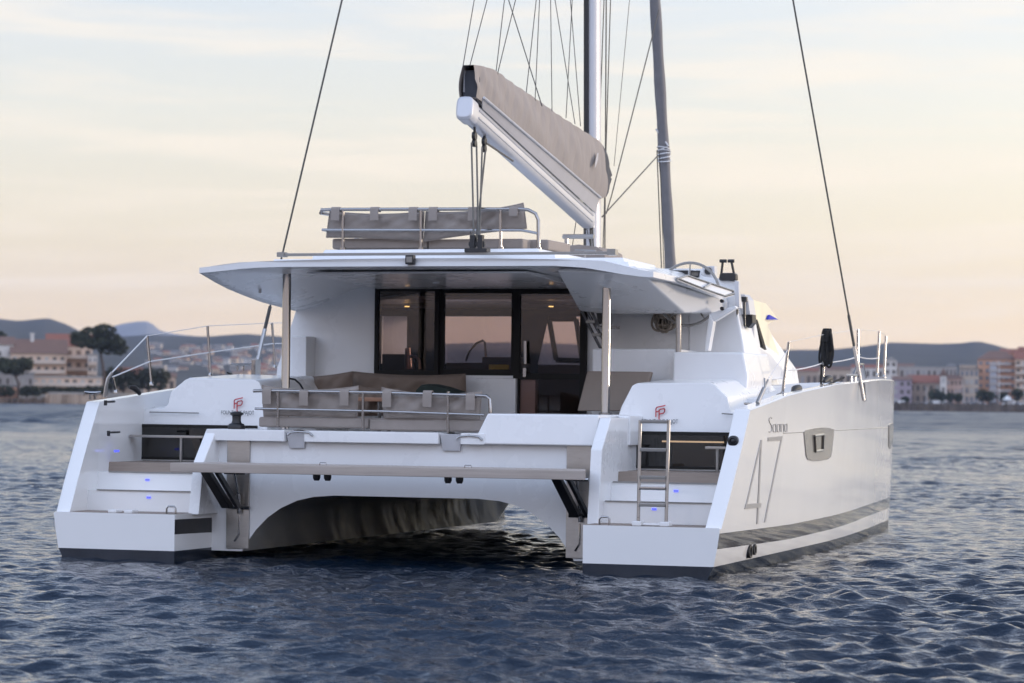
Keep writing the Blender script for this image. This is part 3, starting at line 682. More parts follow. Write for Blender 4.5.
# aft glazing
DOOR = MB()
def frame_rect(mb, x0, x1, z0, z1, y, w, d=.05):
    mb.box(x0, x0 + w, y, y + d, z0, z1); mb.box(x1 - w, x1, y, y + d, z0, z1); mb.box(x0 + w, x1 - w, y, y + d, z0, z0 + w); mb.box(x0 + w, x1 - w, y, y + d, z1 - w, z1)
X = lambda px_: ay(px_, 330, BY).x
def window(x0, x1, z0, z1, y, w, name):
    mb = MB(); frame_rect(mb, x0, x1, z0, z1, y, w); o = mb.build(name, M['frame'], BOAT, bevel=.004)
    g_ = MB(); g_.box(x0 + w, x1 - w, y + .02, y + .028, z0 + w, z1 - w); g_.build('pane', M['glass'], o, smooth=0); return o
window(X(376), X(440), z_b, z_t, BY - .06, .055, 'saloon_window')
window(X(438.5), X(517), z_b, z_t - .002, BY - .004, .075, 'saloon_window')
mb = MB(); mb.box(X(373), X(590), BY - .075, BY - .005, z_t - .005, z_t + .045); mb.box(X(369), X(466), BY - .09, BY - .005, z_b - .035, z_b + .0); mb.build('window_rail', M['frame'], BOAT, bevel=.006)
dz = ay(555, 376, BY).z
mb = MB(); x0, x1 = X(515), X(588); frame_rect(mb, x0, x1, 1.41, z_t - .004, BY - .065, .085); mb.box(x0 + .085, x1 - .085, BY - .065, BY - .015, dz - .045, dz + .03)
DR = mb.build('sliding_door', M['frame'], BOAT, bevel=.005)
g_ = MB(); g_.box(x0 + .085, x1 - .085, BY - .04, BY - .032, 1.5, dz - .045); g_.box(x0 + .085, x1 - .085, BY - .041, BY - .033, dz + .03, z_t - .09); g_.build('pane', M['glass'], DR, smooth=0)
mb = MB(); mb.tube([ay(525.3, 341, BY - .1), ay(525.5, 364, BY - .1)], .022, 8); p = ay(524.7, 372, BY - .09); mb.box(p.x - .02, p.x + .02, BY - .1, BY - .066, p.z - .06, p.z + .05); mb.build('handle', M['steel'], DR)
# white dado panel below the middle window
mb = MB(); a, b_ = ay(467, 378, BY - .12), ay(516, 378, BY - .12); mb.box(a.x, b_.x, BY - .13, BY - .002, 1.4, a.z); mb.build('dado_panel', G, BOAT, bevel=.015)
# small box by the port wall and seam
a, b_ = ay(291, 336, BY - .3), ay(306, 370, BY - .3); mb = MB(); mb.box(a.x, b_.x, BY - .3, BY + .05, b_.z - .1, a.z); mb.build('port_locker', G, BOAT, bevel=.02)
# widen the starboard shoulder of the coachroof towards the helm
mb = MB()
mb.prism([(2.3, BY - .02, 1.4), (2.3, BY - .02, 3.12), (ay(722, 308, BY).x, BY - .02, 3.02), (ay(737, 306, BY).x, BY - .02, 3.0), (ay(744, 342, BY).x, BY - .02, 2.55), (ay(750, 379, BY).x, BY - .02, 2.05), (ay(750, 379, BY).x, BY - .02, 1.4)], (0, .9, 0))
mb.build('helm_bulkhead', G, BOAT, bevel=.03, seg=3)
# --- hard top
EP = [ax(198, 270.5, -2.66), ax(224, 288, -2.74), ax(257, 302, -2.80), ax(303, 313.5, -2.84)]
ES = [ax(640, 277, 2.64), ax(680, 284.5, 2.74), ax(735, 306.5, 2.86)]
def edge_z(s, y):
    e = EP if s < 0 else ES
    return interp(y, [p.y for p in e] + [7], [p.z for p in e] + [e[-1].z - .05])
def half_w(y): return interp(y, [1.2, 2.5, 4.6, 5.6], [2.72, 2.77, 2.86, 2.86])
us = [-1, -.985, -.95, -.88, -.8, -.72, -.6, -.4, -.2, 0, .2, .4, .6, .72, .8, .88, .95, .985, 1]
vs = [0, .015, .05, .12, .22, .35, .5, .65, .8, 1]
def ss(t): t = max(0, min(1, t)); return t * t * (3 - 2 * t)
def roof_pt(u, v, top):
    y0 = 1.22 + .16 * abs(u) ** 4; y = lerp(y0, 5.5, v); x = u * half_w(y)
    ez = edge_z(-1 if u < 0 else 1, y)
    k = ss((abs(u) - .62) / .38)
    if top:
        z = lerp(3.425 - .05 * abs(u) ** 2 + .02 * ss(v * 3), ez + .075, ss((abs(u) - .78) / .22))
    else:
        z = lerp(3.335 - .06 * ss(v * 1.2), ez + .012, k)
    return (x, y, z)
mb = MB(); nu = len(us)
rows = []
for v in vs: rows.append([roof_pt(u, v, True) for u in us] + [roof_pt(u, v, False) for u in reversed(us)])
mb.loft(rows)
ROOF = mb.build('hardtop', G, BOAT, smooth=30)
# stepped mouldings on the roof
def tier(pl, pr, y, dz, name='roof_moulding', y2=6.6, mt=G):
    a, b_ = ay(*pl, y), ay(*pr, y); zt = (a.z + b_.z) / 2
    mb = MB(); mb.hexa([(a.x, y, zt - dz), (b_.x, y, zt - dz), (b_.x - .1, y2, zt - dz), (a.x + .1, y2, zt - dz), (a.x + .03, y + .02, zt), (b_.x - .03, y + .02, zt), (b_.x - .14, y2, zt), (a.x + .14, y2, zt)])
    return mb.build(name, mt, ROOF, bevel=.01)
tier((237, 261), (630, 264), 1.45, .06, y2=3.0); tier((271, 257.2), (625, 259.5), 1.62, .06, y2=3.4); tier((311, 252.5), (556, 254.5), 2.2, .08, y2=6.2); tier((322, 248.5), (540, 249.5), 2.35, .05, y2=6.2)
# traveller track with its car
a, b_ = ay(281, 254.5, 1.9), ay(615, 256, 1.9)
mb = MB(); mb.box(a.x, b_.x, 1.86, 1.94, a.z - .02, a.z + .012); mb.box(a.x - .03, a.x + .06, 1.84, 1.96, a.z - .03, a.z + .025); mb.box(b_.x - .08, b_.x + .02, 1.84, 1.96, a.z - .03, a.z + .04)
TRK = mb.build('traveller_track', M['greyd'], BOAT, bevel=.004)
c = ay(477, 254, 1.9); mb = MB(); mb.box(c.x - .13, c.x + .14, 1.83, 1.97, a.z + .012, a.z + .055)
for dx in (-.05, .045): mb.lathe((c.x + dx, 1.9, a.z + .105), [(0, -.018), (.05, -.018), (.05, .018), (0, .018)], 14, axis='y')
for dx in (-.05, .045): mb.box(c.x + dx - .03, c.x + dx + .03, 1.865, 1.935, a.z + .05, a.z + .21)
mb.build('traveller_car', M['black'], TRK, bevel=.004)
mb = MB(); q = ay(410.5, 259.5, 1.2); mb.box(q.x - .052, q.x + .052, 1.16, 1.235, q.z - .055, q.z + .05); dl = mb.build('deck_light', M['black'], ROOF, bevel=.012)
mb = MB(); mb.box(q.x - .035, q.x + .035, 1.154, 1.16, q.z - .035, q.z + .03); mb.build('lens', M['greyd'], dl, bevel=.002)
# underside panel, downlight and ribs
mb = MB(); mb.hexa([(-1.6, 1.9, 3.285), (1.1, 1.9, 3.285), (1.0, 4.5, 3.215), (-1.7, 4.5, 3.215), (-1.6, 1.9, 3.31), (1.1, 1.9, 3.31), (1.0, 4.5, 3.3), (-1.7, 4.5, 3.3)]); mb.build('ceiling_panel', G, ROOF, bevel=.01)
q = ay(436, 282.5, 3.4); mb = MB(); mb.lathe((q.x, q.y, 3.235), [(0, 0), (.04, 0), (.045, .02), (0, .02)], 14); mb.build('ceiling_lamp', M['alu'], ROOF)
for px_, py in ((260, 291.5), (237, 283)):
    q = ay(px_, py, 2.6); mb = MB(); mb.lathe((q.x, q.y, q.z), [(0, -.02), (.018, -.02), (.018, .03), (0, .03)], 10); mb.build('side_lamp', M['alu'], ROOF)
# posts
for px_, py in ((287, 274), (606.8, 277)):
    a = ay(px_, py, 2.2); mb = MB(); mb.lathe((a.x, 2.2, 0), [(.052, 1.40), (.052, 1.42), (.05, 1.43), (.05, 3.34)], 40); mb.lathe((a.x, 2.2, 0), [(.05, 1.69), (.075, 1.69), (.075, 1.71), (.05, 1.715)], 20)
    mb.build('post', M['steel'], BOAT)
# helm seat moulding hanging under the roof to starboard
yA, yB = 1.45, 3.3
A, A2, B_, C_, D_, E_ = ay(557, 274, yA), ay(641, 277.5, yA), ay(579, 311, yB), ay(684, 313, yB), ay(711, 312.5, 3.75), ay(735, 306.3, 4.55)
A2.z += .035; E_.z += .03; A.z += .03
top = lambda p, y=None: Vector((p.x, p.y if y is None else y, 3.33))
mb = MB(); zB = B_.z
mb.poly([A, A2, C_, B_]); mb.poly([A2, E_, D_, C_]); Bf, Df = Vector((B_.x, 4.5, zB)), Vector((D_.x, 4.5, D_.z))
mb.poly([B_, C_, D_, Df, Bf]); At, A2t, Et = Vector((A.x, yA + .05, 3.32)), Vector((A2.x - .1, yA + .05, 3.34)), Vector((E_.x - .1, E_.y, 3.02))
Bt = Vector((B_.x, 4.5, 3.30)); mb.poly([A, B_, Bf, Bt, At]); mb.poly([A, At, A2t, A2]); mb.poly([A2, A2t, Et, E_]); mb.poly([At, Bt, Et, A2t]); mb.poly([Bf, Df, E_, Et, Bt]); mb.poly([D_, E_, Df])
mb.build('helm_seat_moulding', G, BOAT, smooth=50, bevel=.03, seg=3, merge=True)
# bracket and pillar
mb = MB()
mb.prism([ay(*q, 3.68) for q in ((709, 313), (713.5, 322), (708.5, 351), (704, 351), (708, 321))], (0, .14, 0))
mb.prism([ay(*q, 3.72) for q in ((709, 313.2), (735, 305.5), (736.5, 308), (714, 322))], (0, .12, 0))
mb.build('helm_pillar', G, BOAT, bevel=.02)
for px_, py in ((721.7, 308.5), (721.5, 301)):
    q = ay(px_, py, 3.68); mb = MB(); mb.lathe((q.x, 3.68, q.z), [(0, 0), (.022, 0), (.022, .05), (0, .05)], 12, axis='y'); mb.build('socket', M['black'], BOAT)
# side bench and companion steps
mb = MB(); a, b_ = ay(592, 348.5, 3.6), ay(676, 350.5, 3.6); mb.box(a.x, b_.x, 3.6, 4.59, 1.4, a.z); mb.build('helm_step', G, BOAT, bevel=.025, seg=3)
mb = MB(); a, b_ = ay(673, 352, 3.3), ay(746.5, 353, 3.3); mb.prism([(a.x, 3.3, 1.9), (a.x, 3.3, a.z), (b_.x - .04, 3.3, a.z), (b_.x + .02, 3.3, 2.15), (b_.x, 3.3, 1.9)], (0, 1.28, 0)); mb.build('side_step', G, BOAT, bevel=.03, seg=3)
# helm furniture
def plate(pts, y, mt, name, parent=BOAT, d=.05, bev=.006):
    mb = MB(); mb.prism([ay(*q, y) for q in pts], (0, d, 0)); return mb.build(name, mt, parent, bevel=bev)
HC = plate([(655, 268.5), (691, 268.5), (702, 276), (735, 281), (739, 308), (718, 312), (668, 312)], 4.35, G, 'helm_console', d=.2, bev=.015)
plate([(666, 270.2), (688, 270.4), (687.5, 276.8), (680, 277)], 4.33, M['black'], 'instrument', HC, .02)
plate([(690, 270.2), (700, 270.6), (698.8, 277.6), (690, 277)], 4.33, M['black'], 'instrument', HC, .02)
q = [(691.5, 271.8), (698.4, 272), (697.8, 275.8), (691.5, 275.5)]; plate(q, 4.326, M['stripe'], 'screen', HC, .003, 0)
plate([(701.5, 266.2), (714.6, 266), (715.6, 282), (706, 282)], 4.42, M['alu'], 'compass_box', HC, .12, .01)
q = ay(708.2, 271, 4.41); mb = MB(); mb.lathe((q.x, 4.385, q.z), [(0, 0), (.036, 0), (.045, .012), (.045, .03)], 16, axis='y'); mb.build('compass', M['black'], HC)
plate([(734.2, 280.5), (738.8, 281.5), (739.6, 307.5), (735.2, 306)], 4.25, M['mastw'], 'grab_post', HC, .08, .012)
TH = plate([(718.6, 279), (719.6, 274), (722, 272.8), (734, 272.8), (735.8, 274.6), (736, 279.6), (733, 280.8), (720, 280.6)], 4.30, M['black'], 'throttle', HC, .12, .012)
for a, b_, g1, g2 in (((721.3, 275), (722.8, 262), (719.8, 261), (726.6, 261)), ((734.2, 275), (731.6, 262), (728, 261), (734.2, 261))):
    mb = MB(); mb.tube([ay(*a, 4.36), ay(*b_, 4.36)], .016, 8); mb.tube([ay(*g1, 4.36), ay(*g2, 4.36)], .021, 10); mb.build('lever', M['black'], TH)
# wheel
wc = ay(688.5, 294, 4.05); mb = MB(); n = 40
mb.tube([wc + Vector((.375 * math.cos(2 * math.pi * i / n), .05 * math.sin(2 * math.pi * i / n), .375 * math.sin(2 * math.pi * i / n))) for i in range(n + 1)], .017, 8, cap=False)
for k in range(5):
    a = 2 * math.pi * k / 5 + .3; mb.tube([wc, wc + Vector((.37 * math.cos(a), .05 * math.sin(a), .37 * math.sin(a)))], .009, 6)
mb.lathe((wc.x, wc.y - .03, wc.z), [(0, 0), (.05, .0), (.05, .3), (0, .3)], 14, axis='y'); mb.build('steering_wheel', M['greyd'], BOAT)
mb = MB(); mb.tube([ay(678.5, 314, 3.62), ay(678.5, 352, 3.62)], .033, 12); mb.build('grab_pole', M['steelb'], BOAT)
# tilted roof hatch over the helm, chrome framed
hp = [ay(677.5, 278.6, 2.2), ay(687, 275.6, 2.6), ay(733.2, 291.2, 4.0), ay(733.8, 293.6, 3.95), ay(725, 296.2, 3.6), ay(703, 288.6, 2.8)]
mb = MB()
for a, b_ in zip(hp, hp[1:] + hp[:1]): mb.tube([a, b_], .014, 8)
mid = [ay(704, 287.5, 2.85), ay(711, 283.4, 3.3)]; mb.tube(mid, .013, 8)
HT = mb.build('roof_hatch', M['steel'], ROOF); mb = MB(); mb.prism([p - Vector((0, 0, .012)) for p in hp], (0, 0, -.008)); mb.build('hatch_panel', M['deck'], HT, smooth=0)
# ladder to the flying bridge
mb = MB()
for a, b_ in (((582, 312), (602.5, 352)), ((587.5, 312), (607, 346)), ((592, 312), (598.5, 326))): mb.tube([ay(*a, 3.95), ay(*b_, 3.75)], .018, 8)
LD = mb.build('flybridge_ladder', M['steel'], BOAT)
mb = MB()
for a, b_ in (((588, 322), (597, 323)), ((594, 335), (603, 336)), ((599, 327.5), (618, 327.5))): p, q = ay(*a, 3.9), ay(*b_, 3.9); mb.box(p.x, q.x, 3.8, 3.98, p.z - .02, p.z + .02)
mb.build('tread', M['greyd'], LD, bevel=.006)
plate([(596, 313), (605, 313), (605, 324), (598, 324)], 4.40, M['black'], 'speaker_panel', BOAT)

# --- coachroof front, windscreen covers and winch block
def side(pts, x, mt, name, w=.4, bev=.01, parent=BOAT):
    mb = MB(); mb.prism([ax(*q, x) for q in pts], (-w, 0, 0)); return mb.build(name, mt, parent, bevel=bev)
FAIR = side([(744, 341.5), (752, 343), (762, 347.5), (771, 353.5), (786, 371.5), (787, 379), (744, 381)], 2.78, G, 'coachroof_fairing', .5, .03)
def small_mark(): 
    t_ = ax(765.6, 368.4, 2.79); text_mesh('fairing_lettering', 'SAONA', .085, M['letter'], FAIR, sx=.9, bold=.001, mtx=Matrix.Translation((2.783, t_.y, t_.z)) @ Matrix.Rotation(R(90), 4, 'Z') @ Matrix.Rotation(R(90), 4, 'X'))
    mb = MB(); mb.prism([ax(*q, 2.784) for q in ((763.2, 356), (764.3, 355.8), (765.4, 361), (764.2, 361.4))], (-.003, 0, 0)); mb.build('fairing_mark', M['greyd'], FAIR, smooth=0)
small_mark()
side([(757, 320), (767, 321.5), (774, 340), (781, 358), (787, 372), (772, 360), (764, 344)], 2.60, M['cream'], 'windscreen_cover', .25, .02)
side([(755.4, 319.5), (757.6, 319.5), (766.8, 350), (763.2, 347)], 2.66, M['frame'], 'windscreen_pillar', .05, .004)
mb = MB(); v_ = [ax(*q, 2.52) for q in ((747.5, 298), (766, 303.5), (778, 319), (765, 326), (752, 316))]; mb.loft([v_, [p - Vector((.9, 0, -.05)) for p in v_]]); VIS = mb.build('visor_cover', M['cream'], BOAT, smooth=0)
side([(770, 314.8), (778.4, 319.6), (768.3, 319.6)], 2.56, M['blue'], 'cover_lining', .03, 0, VIS)
WB = plate([(740, 294.2), (744.2, 294.2), (748.2, 299.5), (750.5, 314.5), (738.6, 314.5)], 4.75, M['alu'], 'winch_block', d=.3, bev=.01)
plate([(738.3, 314.5), (752.4, 314.5), (752.6, 323), (748, 328), (741, 321)], 4.8, M['black'], 'dark_gap_plate', d=.2)  # solid black plate painting the dark of the gap below the block
mb = MB(); mb.tube([ay(744.4, 298.5, 4.7), ay(744.3, 312, 4.68), ay(744.6, 326.5, 4.7)], [.014, .016, .014], 8); mb.lathe(tuple(ay(744.4, 299.3, 4.7)), [(0, -.03), (.04, -.03), (.04, .03), (0, .03)], 12)
mb.tube([ay(737, 309, 4.6), ay(736.2, 325, 4.6)], .02, 8); mb.build('winch_handle', M['black'], BOAT)
plate([(751.2, 306.5), (753.6, 306.5), (754, 339), (751.6, 339)], 5.2, M['alu'], 'sheet_guide', d=.05)

# --- flying bridge rail
FYB = 2.6
mb = MB(); P = lambda x, y_: ay(x, y_, FYB)
e1, e2 = P(519, 209), P(538.5, 222)
mb.tube([P(321, 210), P(336, 209.4), e1, P(528, 209.8), P(535.5, 213.5), P(538.3, 220), P(538.5, 250)], .021, 10)
mb.tube([P(322, 229.8), P(522, 230.3), P(538.5, 233.5)], .016, 8)
mb.tube([P(322, 210), P(320.5, 213), Vector((P(322, 210).x, FYB + 1.2, P(322, 212).z))], .021, 8); mb.tube([P(323, 229.8), Vector((P(322, 210).x, FYB + 1.2, P(322, 232).z))], .016, 8)
for px_ in (343, 421, 500.6, 538.4):
    b0 = P(px_, 250); t0 = P(px_, 209.5 if px_ != 538.4 else 225)
    mb.tube([b0, t0], .018, 8); mb.lathe(tuple(b0), [(.036, -.03), (.036, .03), (.02, .035)], 12)
mb.build('flybridge_rail', M['steel'], BOAT)
# forward rail, table edge and pedestal by the mast
mb = MB(); Q = lambda x, y_: ay(x, y_, 5.2)
mb.tube([Q(563, 236.5), Q(594, 236.5)], .03, 8); mb.tube([Q(566.5, 237), Q(566.5, 258)], .028, 8); mb.tube([Q(585, 251), Q(585, 262)], .014, 6); mb.tube([Q(575, 250), Q(596, 251)], .012, 6)
mb.build('pulpit_rail', M['steelb'], BOAT)

# --- cockpit rail along the beam
RY = 1.05
mb = MB(); P = lambda x, y_: ay(x, y_, RY)
mb.tube([P(253.5, 391), P(262, 390.6), P(383, 392.8), P(478, 395.6), P(486.5, 396.2), P(489.8, 399), P(490.4, 413)], .02, 10)
mb.tube([P(255, 408.6), P(383, 411.4), P(484, 415)], .014, 8)
for px_, yb in ((278, 427), (363, 429.5), (448, 433)): mb.tube([P(px_, yb), P(px_, 391.5)], .017, 8)
mb.build('cockpit_rail', M['steel'], BOAT)
# cockpit table
mb = MB(); a, b_ = ay(350, 397, 2.7), ay(430, 397, 2.7); mb.box(a.x, b_.x, 2.7, 3.5, a.z - .05, a.z)
TB = mb.build('cockpit_table', M['wood'], BOAT, bevel=.01); mb = MB()
for dx in (.3, .42): mb.tube([(a.x + dx, 2.9, 1.4), (a.x + dx, 2.9, a.z - .05)], .025, 8)
mb.build('leg', M['steel'], TB)

# --- swimming ladder on the starboard platform
def pl_(x, y_, y=.10): return ay(x, y_, y)
mb = MB(); L0, L1, R0, R1 = pl_(638.2, 527, .12), pl_(640.2, 420, .16), pl_(666, 527, .12), pl_(668.8, 420, .16)
mb.tube([L0, L1], .0185, 10); mb.tube([R0, R1], .0185, 10); LAD = mb.build('swim_ladder', M['steelb'], BOAT)
for z_, py in ((0, 421.5), (1, 449.5), (2, 477.2), (3, 488), (4, 504.8)):
    t = (527 - py) / 107; a, b_ = L0.lerp(L1, t), R0.lerp(R1, t); mb = MB(); mb.box(a.x + .01, b_.x - .01, a.y - .035, a.y + .035, a.z - .018, a.z + .018); mb.build('rung', M['greyd'] if py != 488 else M['steel'], LAD, bevel=.008)
mb = MB()
for p in (L0, R0): mb.box(p.x - .05, p.x + .05, .04, .2, .532, .58)
mb.box(L0.x + .05, R0.x - .05, .10, .14, .535, .56); mb.build('ladder_foot', G, LAD, bevel=.01)

# ------------------------------------------------------------------ rig
MY = 8.3
a, b_ = ay(593, 250, MY), ay(593, 0, MY)
d = (b_ - a).normalized(); base = a + d * (-(a.z - 3.1) / d.z); topm = a + d * ((20 - a.z) / d.z)
def oval(c, rx, ry, n=20): return [(c.x + rx * math.cos(2 * math.pi * k / n), c.y + ry * math.sin(2 * math.pi * k / n), c.z) for k in range(n)]
mb = MB(); mb.loft([oval(base, .105, .16), oval(topm, .10, .15)]); MAST = mb.build('mast', M['mastw'], BOAT, smooth=60)
mb = MB(); o_ = Vector((-.045, -.165, 0)); mb.tube([a + o_ + d * 1.3, topm + o_], .038, 6); mb.build('luff_track', M['black'], MAST)
mb = MB(); o_ = Vector((-.08, -.12, 0)); mb.tube([base + o_, a + o_ + d * .9], .02, 6); o_ = Vector((.02, -.18, 0)); mb.tube([base + o_, a + o_ + d * .85], .014, 6); mb.tube([base + o_ + Vector((.12, -.15, 0)), a + o_ + d * .8], .012, 6); mb.build('reefing_line', M['roped'], MAST)
# boom
b0, b1 = ax(464.5, 108, 0), ax(588, 220, 0)
bd = (b1 - b0).normalized(); bn = bd.cross(Vector((1, 0, 0))).normalized(); bn = bn if bn.z > 0 else -bn
def ring_at(c, hw, hh, n=20, p=.55):
    return [c + Vector((1, 0, 0)) * (hw * math.copysign(abs(math.cos(t)) ** p, math.cos(t))) + bn * (hh * math.copysign(abs(math.sin(t)) ** p, math.sin(t))) for t in [2 * math.pi * k / n for k in range(n)]]
mb = MB(); mb.loft([ring_at(b0 + bd * .16, .098, .118), ring_at(b1, .098, .118)]); BOOM = mb.build('boom', M['alu'], BOAT, smooth=50)
mb = MB(); mb.loft([ring_at(b0 - bd * .02, .08, .115), ring_at(b0, .106, .145), ring_at(b0 + bd * .22, .106, .145)]); mb.build('end_cap', M['alu'], BOOM, smooth=40, bevel=.01)
mb = MB(); o_ = Vector((.1, 0, 0)) + bn * .04; mb.tube([b0 + bd * .25 + o_, b1 - bd * .1 + o_], .012, 6); o_ = Vector((.1, 0, 0)) - bn * .05; mb.tube([b0 + bd * .25 + o_, b1 - bd * .1 + o_], .010, 6); mb.build('boom_groove', M['mastw'], BOOM)
# stack-pack bag: two canvas sides leaning out, open at the after end, rounded at the luff
NB = 150
def bag_top(px):  # picture height of the bag's ridge, used only to size it along the boom
    return interp(px, [475, 479, 488, 498, 515, 538, 560.7, 583.6, 597, 603, 608, 613.5, 615], [65, 64.7, 66.5, 70, 84, 99.7, 116, 130.5, 139, 144, 152, 166, 175])
def bag_low(px): return interp(px, [476, 481, 598, 604, 609, 613.5, 615], [96, 100, 199, 197, 192, 184, 178])
side_r, side_l = [], []
mbag = MB(); rings = []
for i in range(NB + 1):
    t = i / NB; px = lerp(477.5, 614.6, t)
    lo, hi_ = ax(px, bag_low(px), .12), ax(px, bag_top(px), .12)
    hgt = (hi_ - lo).length; ring = []
    fwd_close = 1 - ss((t - .92) / .08) * .5
    NV = 12
    for j in range(NV + 1):
        v = j / NV; bulge = (lerp(.095, .125, min(1, t * 3)) + lerp(.025, .075, min(1, t * 3)) * math.sin(math.pi * (.12 + .80 * v)) - .03 * v) * fwd_close
        cz = t * 21 + .8 * math.sin(t * 8) - v * .9; fold = .013 * math.sin(t * 34 + v * 5 + math.sin(t * 9) * 2) * math.sin(math.pi * v) + .008 * math.sin(t * 91 + v * 3) * v - .022 * math.exp(-((cz % 1) - .5) ** 2 * 60) * math.sin(math.pi * (.1 + .8 * v))
        p = lo.lerp(hi_, v); ring.append(Vector((bulge + fold, p.y, p.z)))
    for j in range(NV, -1, -1):
        v = j / NV; bulge = (lerp(.095, .125, min(1, t * 3)) + lerp(.025, .075, min(1, t * 3)) * math.sin(math.pi * (.12 + .80 * v)) - .03 * v) * fwd_close
        p = lo.lerp(hi_, v); q = Vector((-bulge - .008 * math.sin(t * 29 + v * 4), p.y, p.z)); ring.append(q)
    rings.append(ring)
n = len(rings[0]); 
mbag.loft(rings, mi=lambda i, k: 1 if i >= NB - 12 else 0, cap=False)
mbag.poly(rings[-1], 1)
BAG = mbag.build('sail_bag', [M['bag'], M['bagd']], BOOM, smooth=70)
# folded sail showing in the open end and its dark luff
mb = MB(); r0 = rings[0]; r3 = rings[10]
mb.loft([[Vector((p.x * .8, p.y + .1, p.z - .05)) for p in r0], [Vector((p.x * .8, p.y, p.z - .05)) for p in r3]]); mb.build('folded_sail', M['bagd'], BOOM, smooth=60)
mb = MB(); p1, p2, p3 = ax(466, 90, -.06), ax(468, 70, -.10), ax(479, 68, 0)
mb.prism([ax(463, 92, -.08), ax(464, 70, -.08), ax(469, 74, -.06), ax(468, 92, -.06)], (.03, .12, 0)); mb.build('bag_end_flap', M['bagl'], BOOM, smooth=0)
# pale mesh flap between boom and bag
mb = MB(); rf = []
for t in [i / 20 for i in range(21)]:
    px = lerp(477.5, 590, t); up_ = ax(lerp(482, 599, t), lerp(97.5, 197.5, t), .17); lo_ = b0.lerp(b1, (t * .93 + .06)) + Vector((.106, 0, 0)) + bn * .085
    rf.append([up_ + Vector((.012, 0, .0)), lo_ + Vector((.012, 0, 0)), lo_ + Vector((.0, 0, 0)), up_])
mb.loft(rf); mb.build('bag_flap', M['bagl'], BOOM, smooth=40)
mb = MB(); mb.tube([r[0] + Vector((.012, 0, 0)) for r in rf], .014, 6); mb.build('flap_batten', M['mastw'], BOOM)
mb = MB(); mb.prism([ax(*q, .22) for q in ((597.3, 153), (598.3, 153), (597.6, 160), (595.4, 167), (594.6, 167.5), (595.4, 160))], (.004, 0, 0)); mb.build('bag_mark', M['bagl'], BOOM, smooth=0)
mb = MB(); g = b1; mb.box(-.05, .05, g.y, MY - .1, g.z - .10, g.z + .10); mb.build('gooseneck', M['alu'], BOOM, bevel=.01)

# mainsheet tackle
mb = MB(); car = c
blk = ax(475.5, 138, 0)
for q in (ax(474.5, 136, 0), ax(484.3, 141.5, 0)):
    mb = MB(); mb.lathe((q.x - .02, q.y, q.z), [(0, 0), (.05, 0), (.06, .02), (.05, .04), (0, .04)], 14, axis='x'); mb.lathe((q.x - .02, q.y, q.z - .085), [(0, 0), (.045, 0), (.05, .02), (.045, .04), (0, .04)], 14, axis='x'); mb.tube([q + Vector((0, 0, -.08)), q + Vector((0, .0, .14))], .016, 6)
    mb.build('mainsheet_block', M['black'], BOOM)
mb = MB()
for (x0, y0), (x1, y1) in (((471.5, 143), (474, 243)), ((476.5, 143), (478.5, 242)), ((482.2, 147), (479.5, 240)), ((485.8, 147), (476, 242))):
    mb.tube([ax(x0, y0, 0), ay(x1, y1, 1.92)], .011, 6)
mb.tube([ax(486, 143, 0.02), ax(513, 161, .06)], .012, 6)
mb.tube([ay(477, 244, 1.92), ay(470, 231, 2.1), ay(471, 244, 1.92)], .008, 5)
mb.build('mainsheet', M['roped'], BOAT)

# shrouds, lifted through their deck fittings
def wire(p, q, r=.008, name='stay', mt=None, seg=6):
    mb = MB(); mb.tube([p, q], r, seg); return mb.build(name, mt or M['wire'], BOAT)
def up_to(p, q, z):
    d_ = q - p; return p + d_ * ((z - p.z) / d_.z)
hounds = Vector((0, 8.3, 17.5))
pS0 = on_hull(861, 385, .03); pSt = ay(793, 0, 8.2)
wire(pS0, up_to(pS0, pSt, 13), .0125, 'shroud')
pP0 = Vector(ax(256, 367, -3.6)); pPt = ay(342, 0, 6.6); wire(pP0, up_to(pP0, pPt, 13), .0125, 'shroud')
def turnbuckle(p, q, f0, f1, mt=M['steel'], r=.024):
    mb = MB(); mb.tube([p.lerp(q, f0), p.lerp(q, f1)], r, 8); mb.build('turnbuckle', mt, BOAT)
turnbuckle(pS0, pSt, -.04, .10, M['steel'], .025); turnbuckle(pS0, pSt, .10, .18, M['wire'], .02); turnbuckle(pP0, pPt, 0, .10, M['steel'], .028); turnbuckle(pP0, pPt, .10, .16, M['wire'], .024)
mb = MB(); mb.prism([on_hull(x, y, .012) for x, y in ((862.5, 383), (865, 383), (866.3, 400), (865, 401.5), (863.8, 400))], (-.012, 0, 0)); mb.build('chainplate', M['steel'], HULL[1])
p = pP0; mb = MB(); mb.box(p.x - .03, p.x + .03, p.y - .09, p.y + .09, p.z - .1, p.z + .1); mb.build('chainplate', M['steel'], BOAT, bevel=.01)
# furled headsail on the forestay
f0, f1 = ax(670.5, 266, 0), ax(655, 0, 0); fd = (f1 - f0)
mb = MB(); pts = [f0 + fd * t for t in np.linspace(-.35, 2.6, 60)]
mb.tube(pts, [lerp(.085, .075, i / 59) + .005 * math.sin(i * 1.3) for i in range(60)], 14); mb.build('furled_headsail', M['genoa'], BOAT, smooth=70)
mb = MB()
for i in range(5): 
    t = .40 + .012 * i; cpt = f0 + fd * t; mb.tube([cpt + Vector((.095 * math.cos(a_), .095 * math.sin(a_), .02 * math.sin(a_ * 1 + i))) for a_ in np.linspace(0, 6.3, 15)], .010, 5)
mb.tube([f0 + fd * .52 + Vector((-.09, -.05, 0)), f0 + fd * .455 + Vector((.09, -.06, 0)), f0 + fd * .44 + Vector((-.02, -.1, 0))], .014, 6); mb.build('sail_tie', M['wirew'], BOAT)
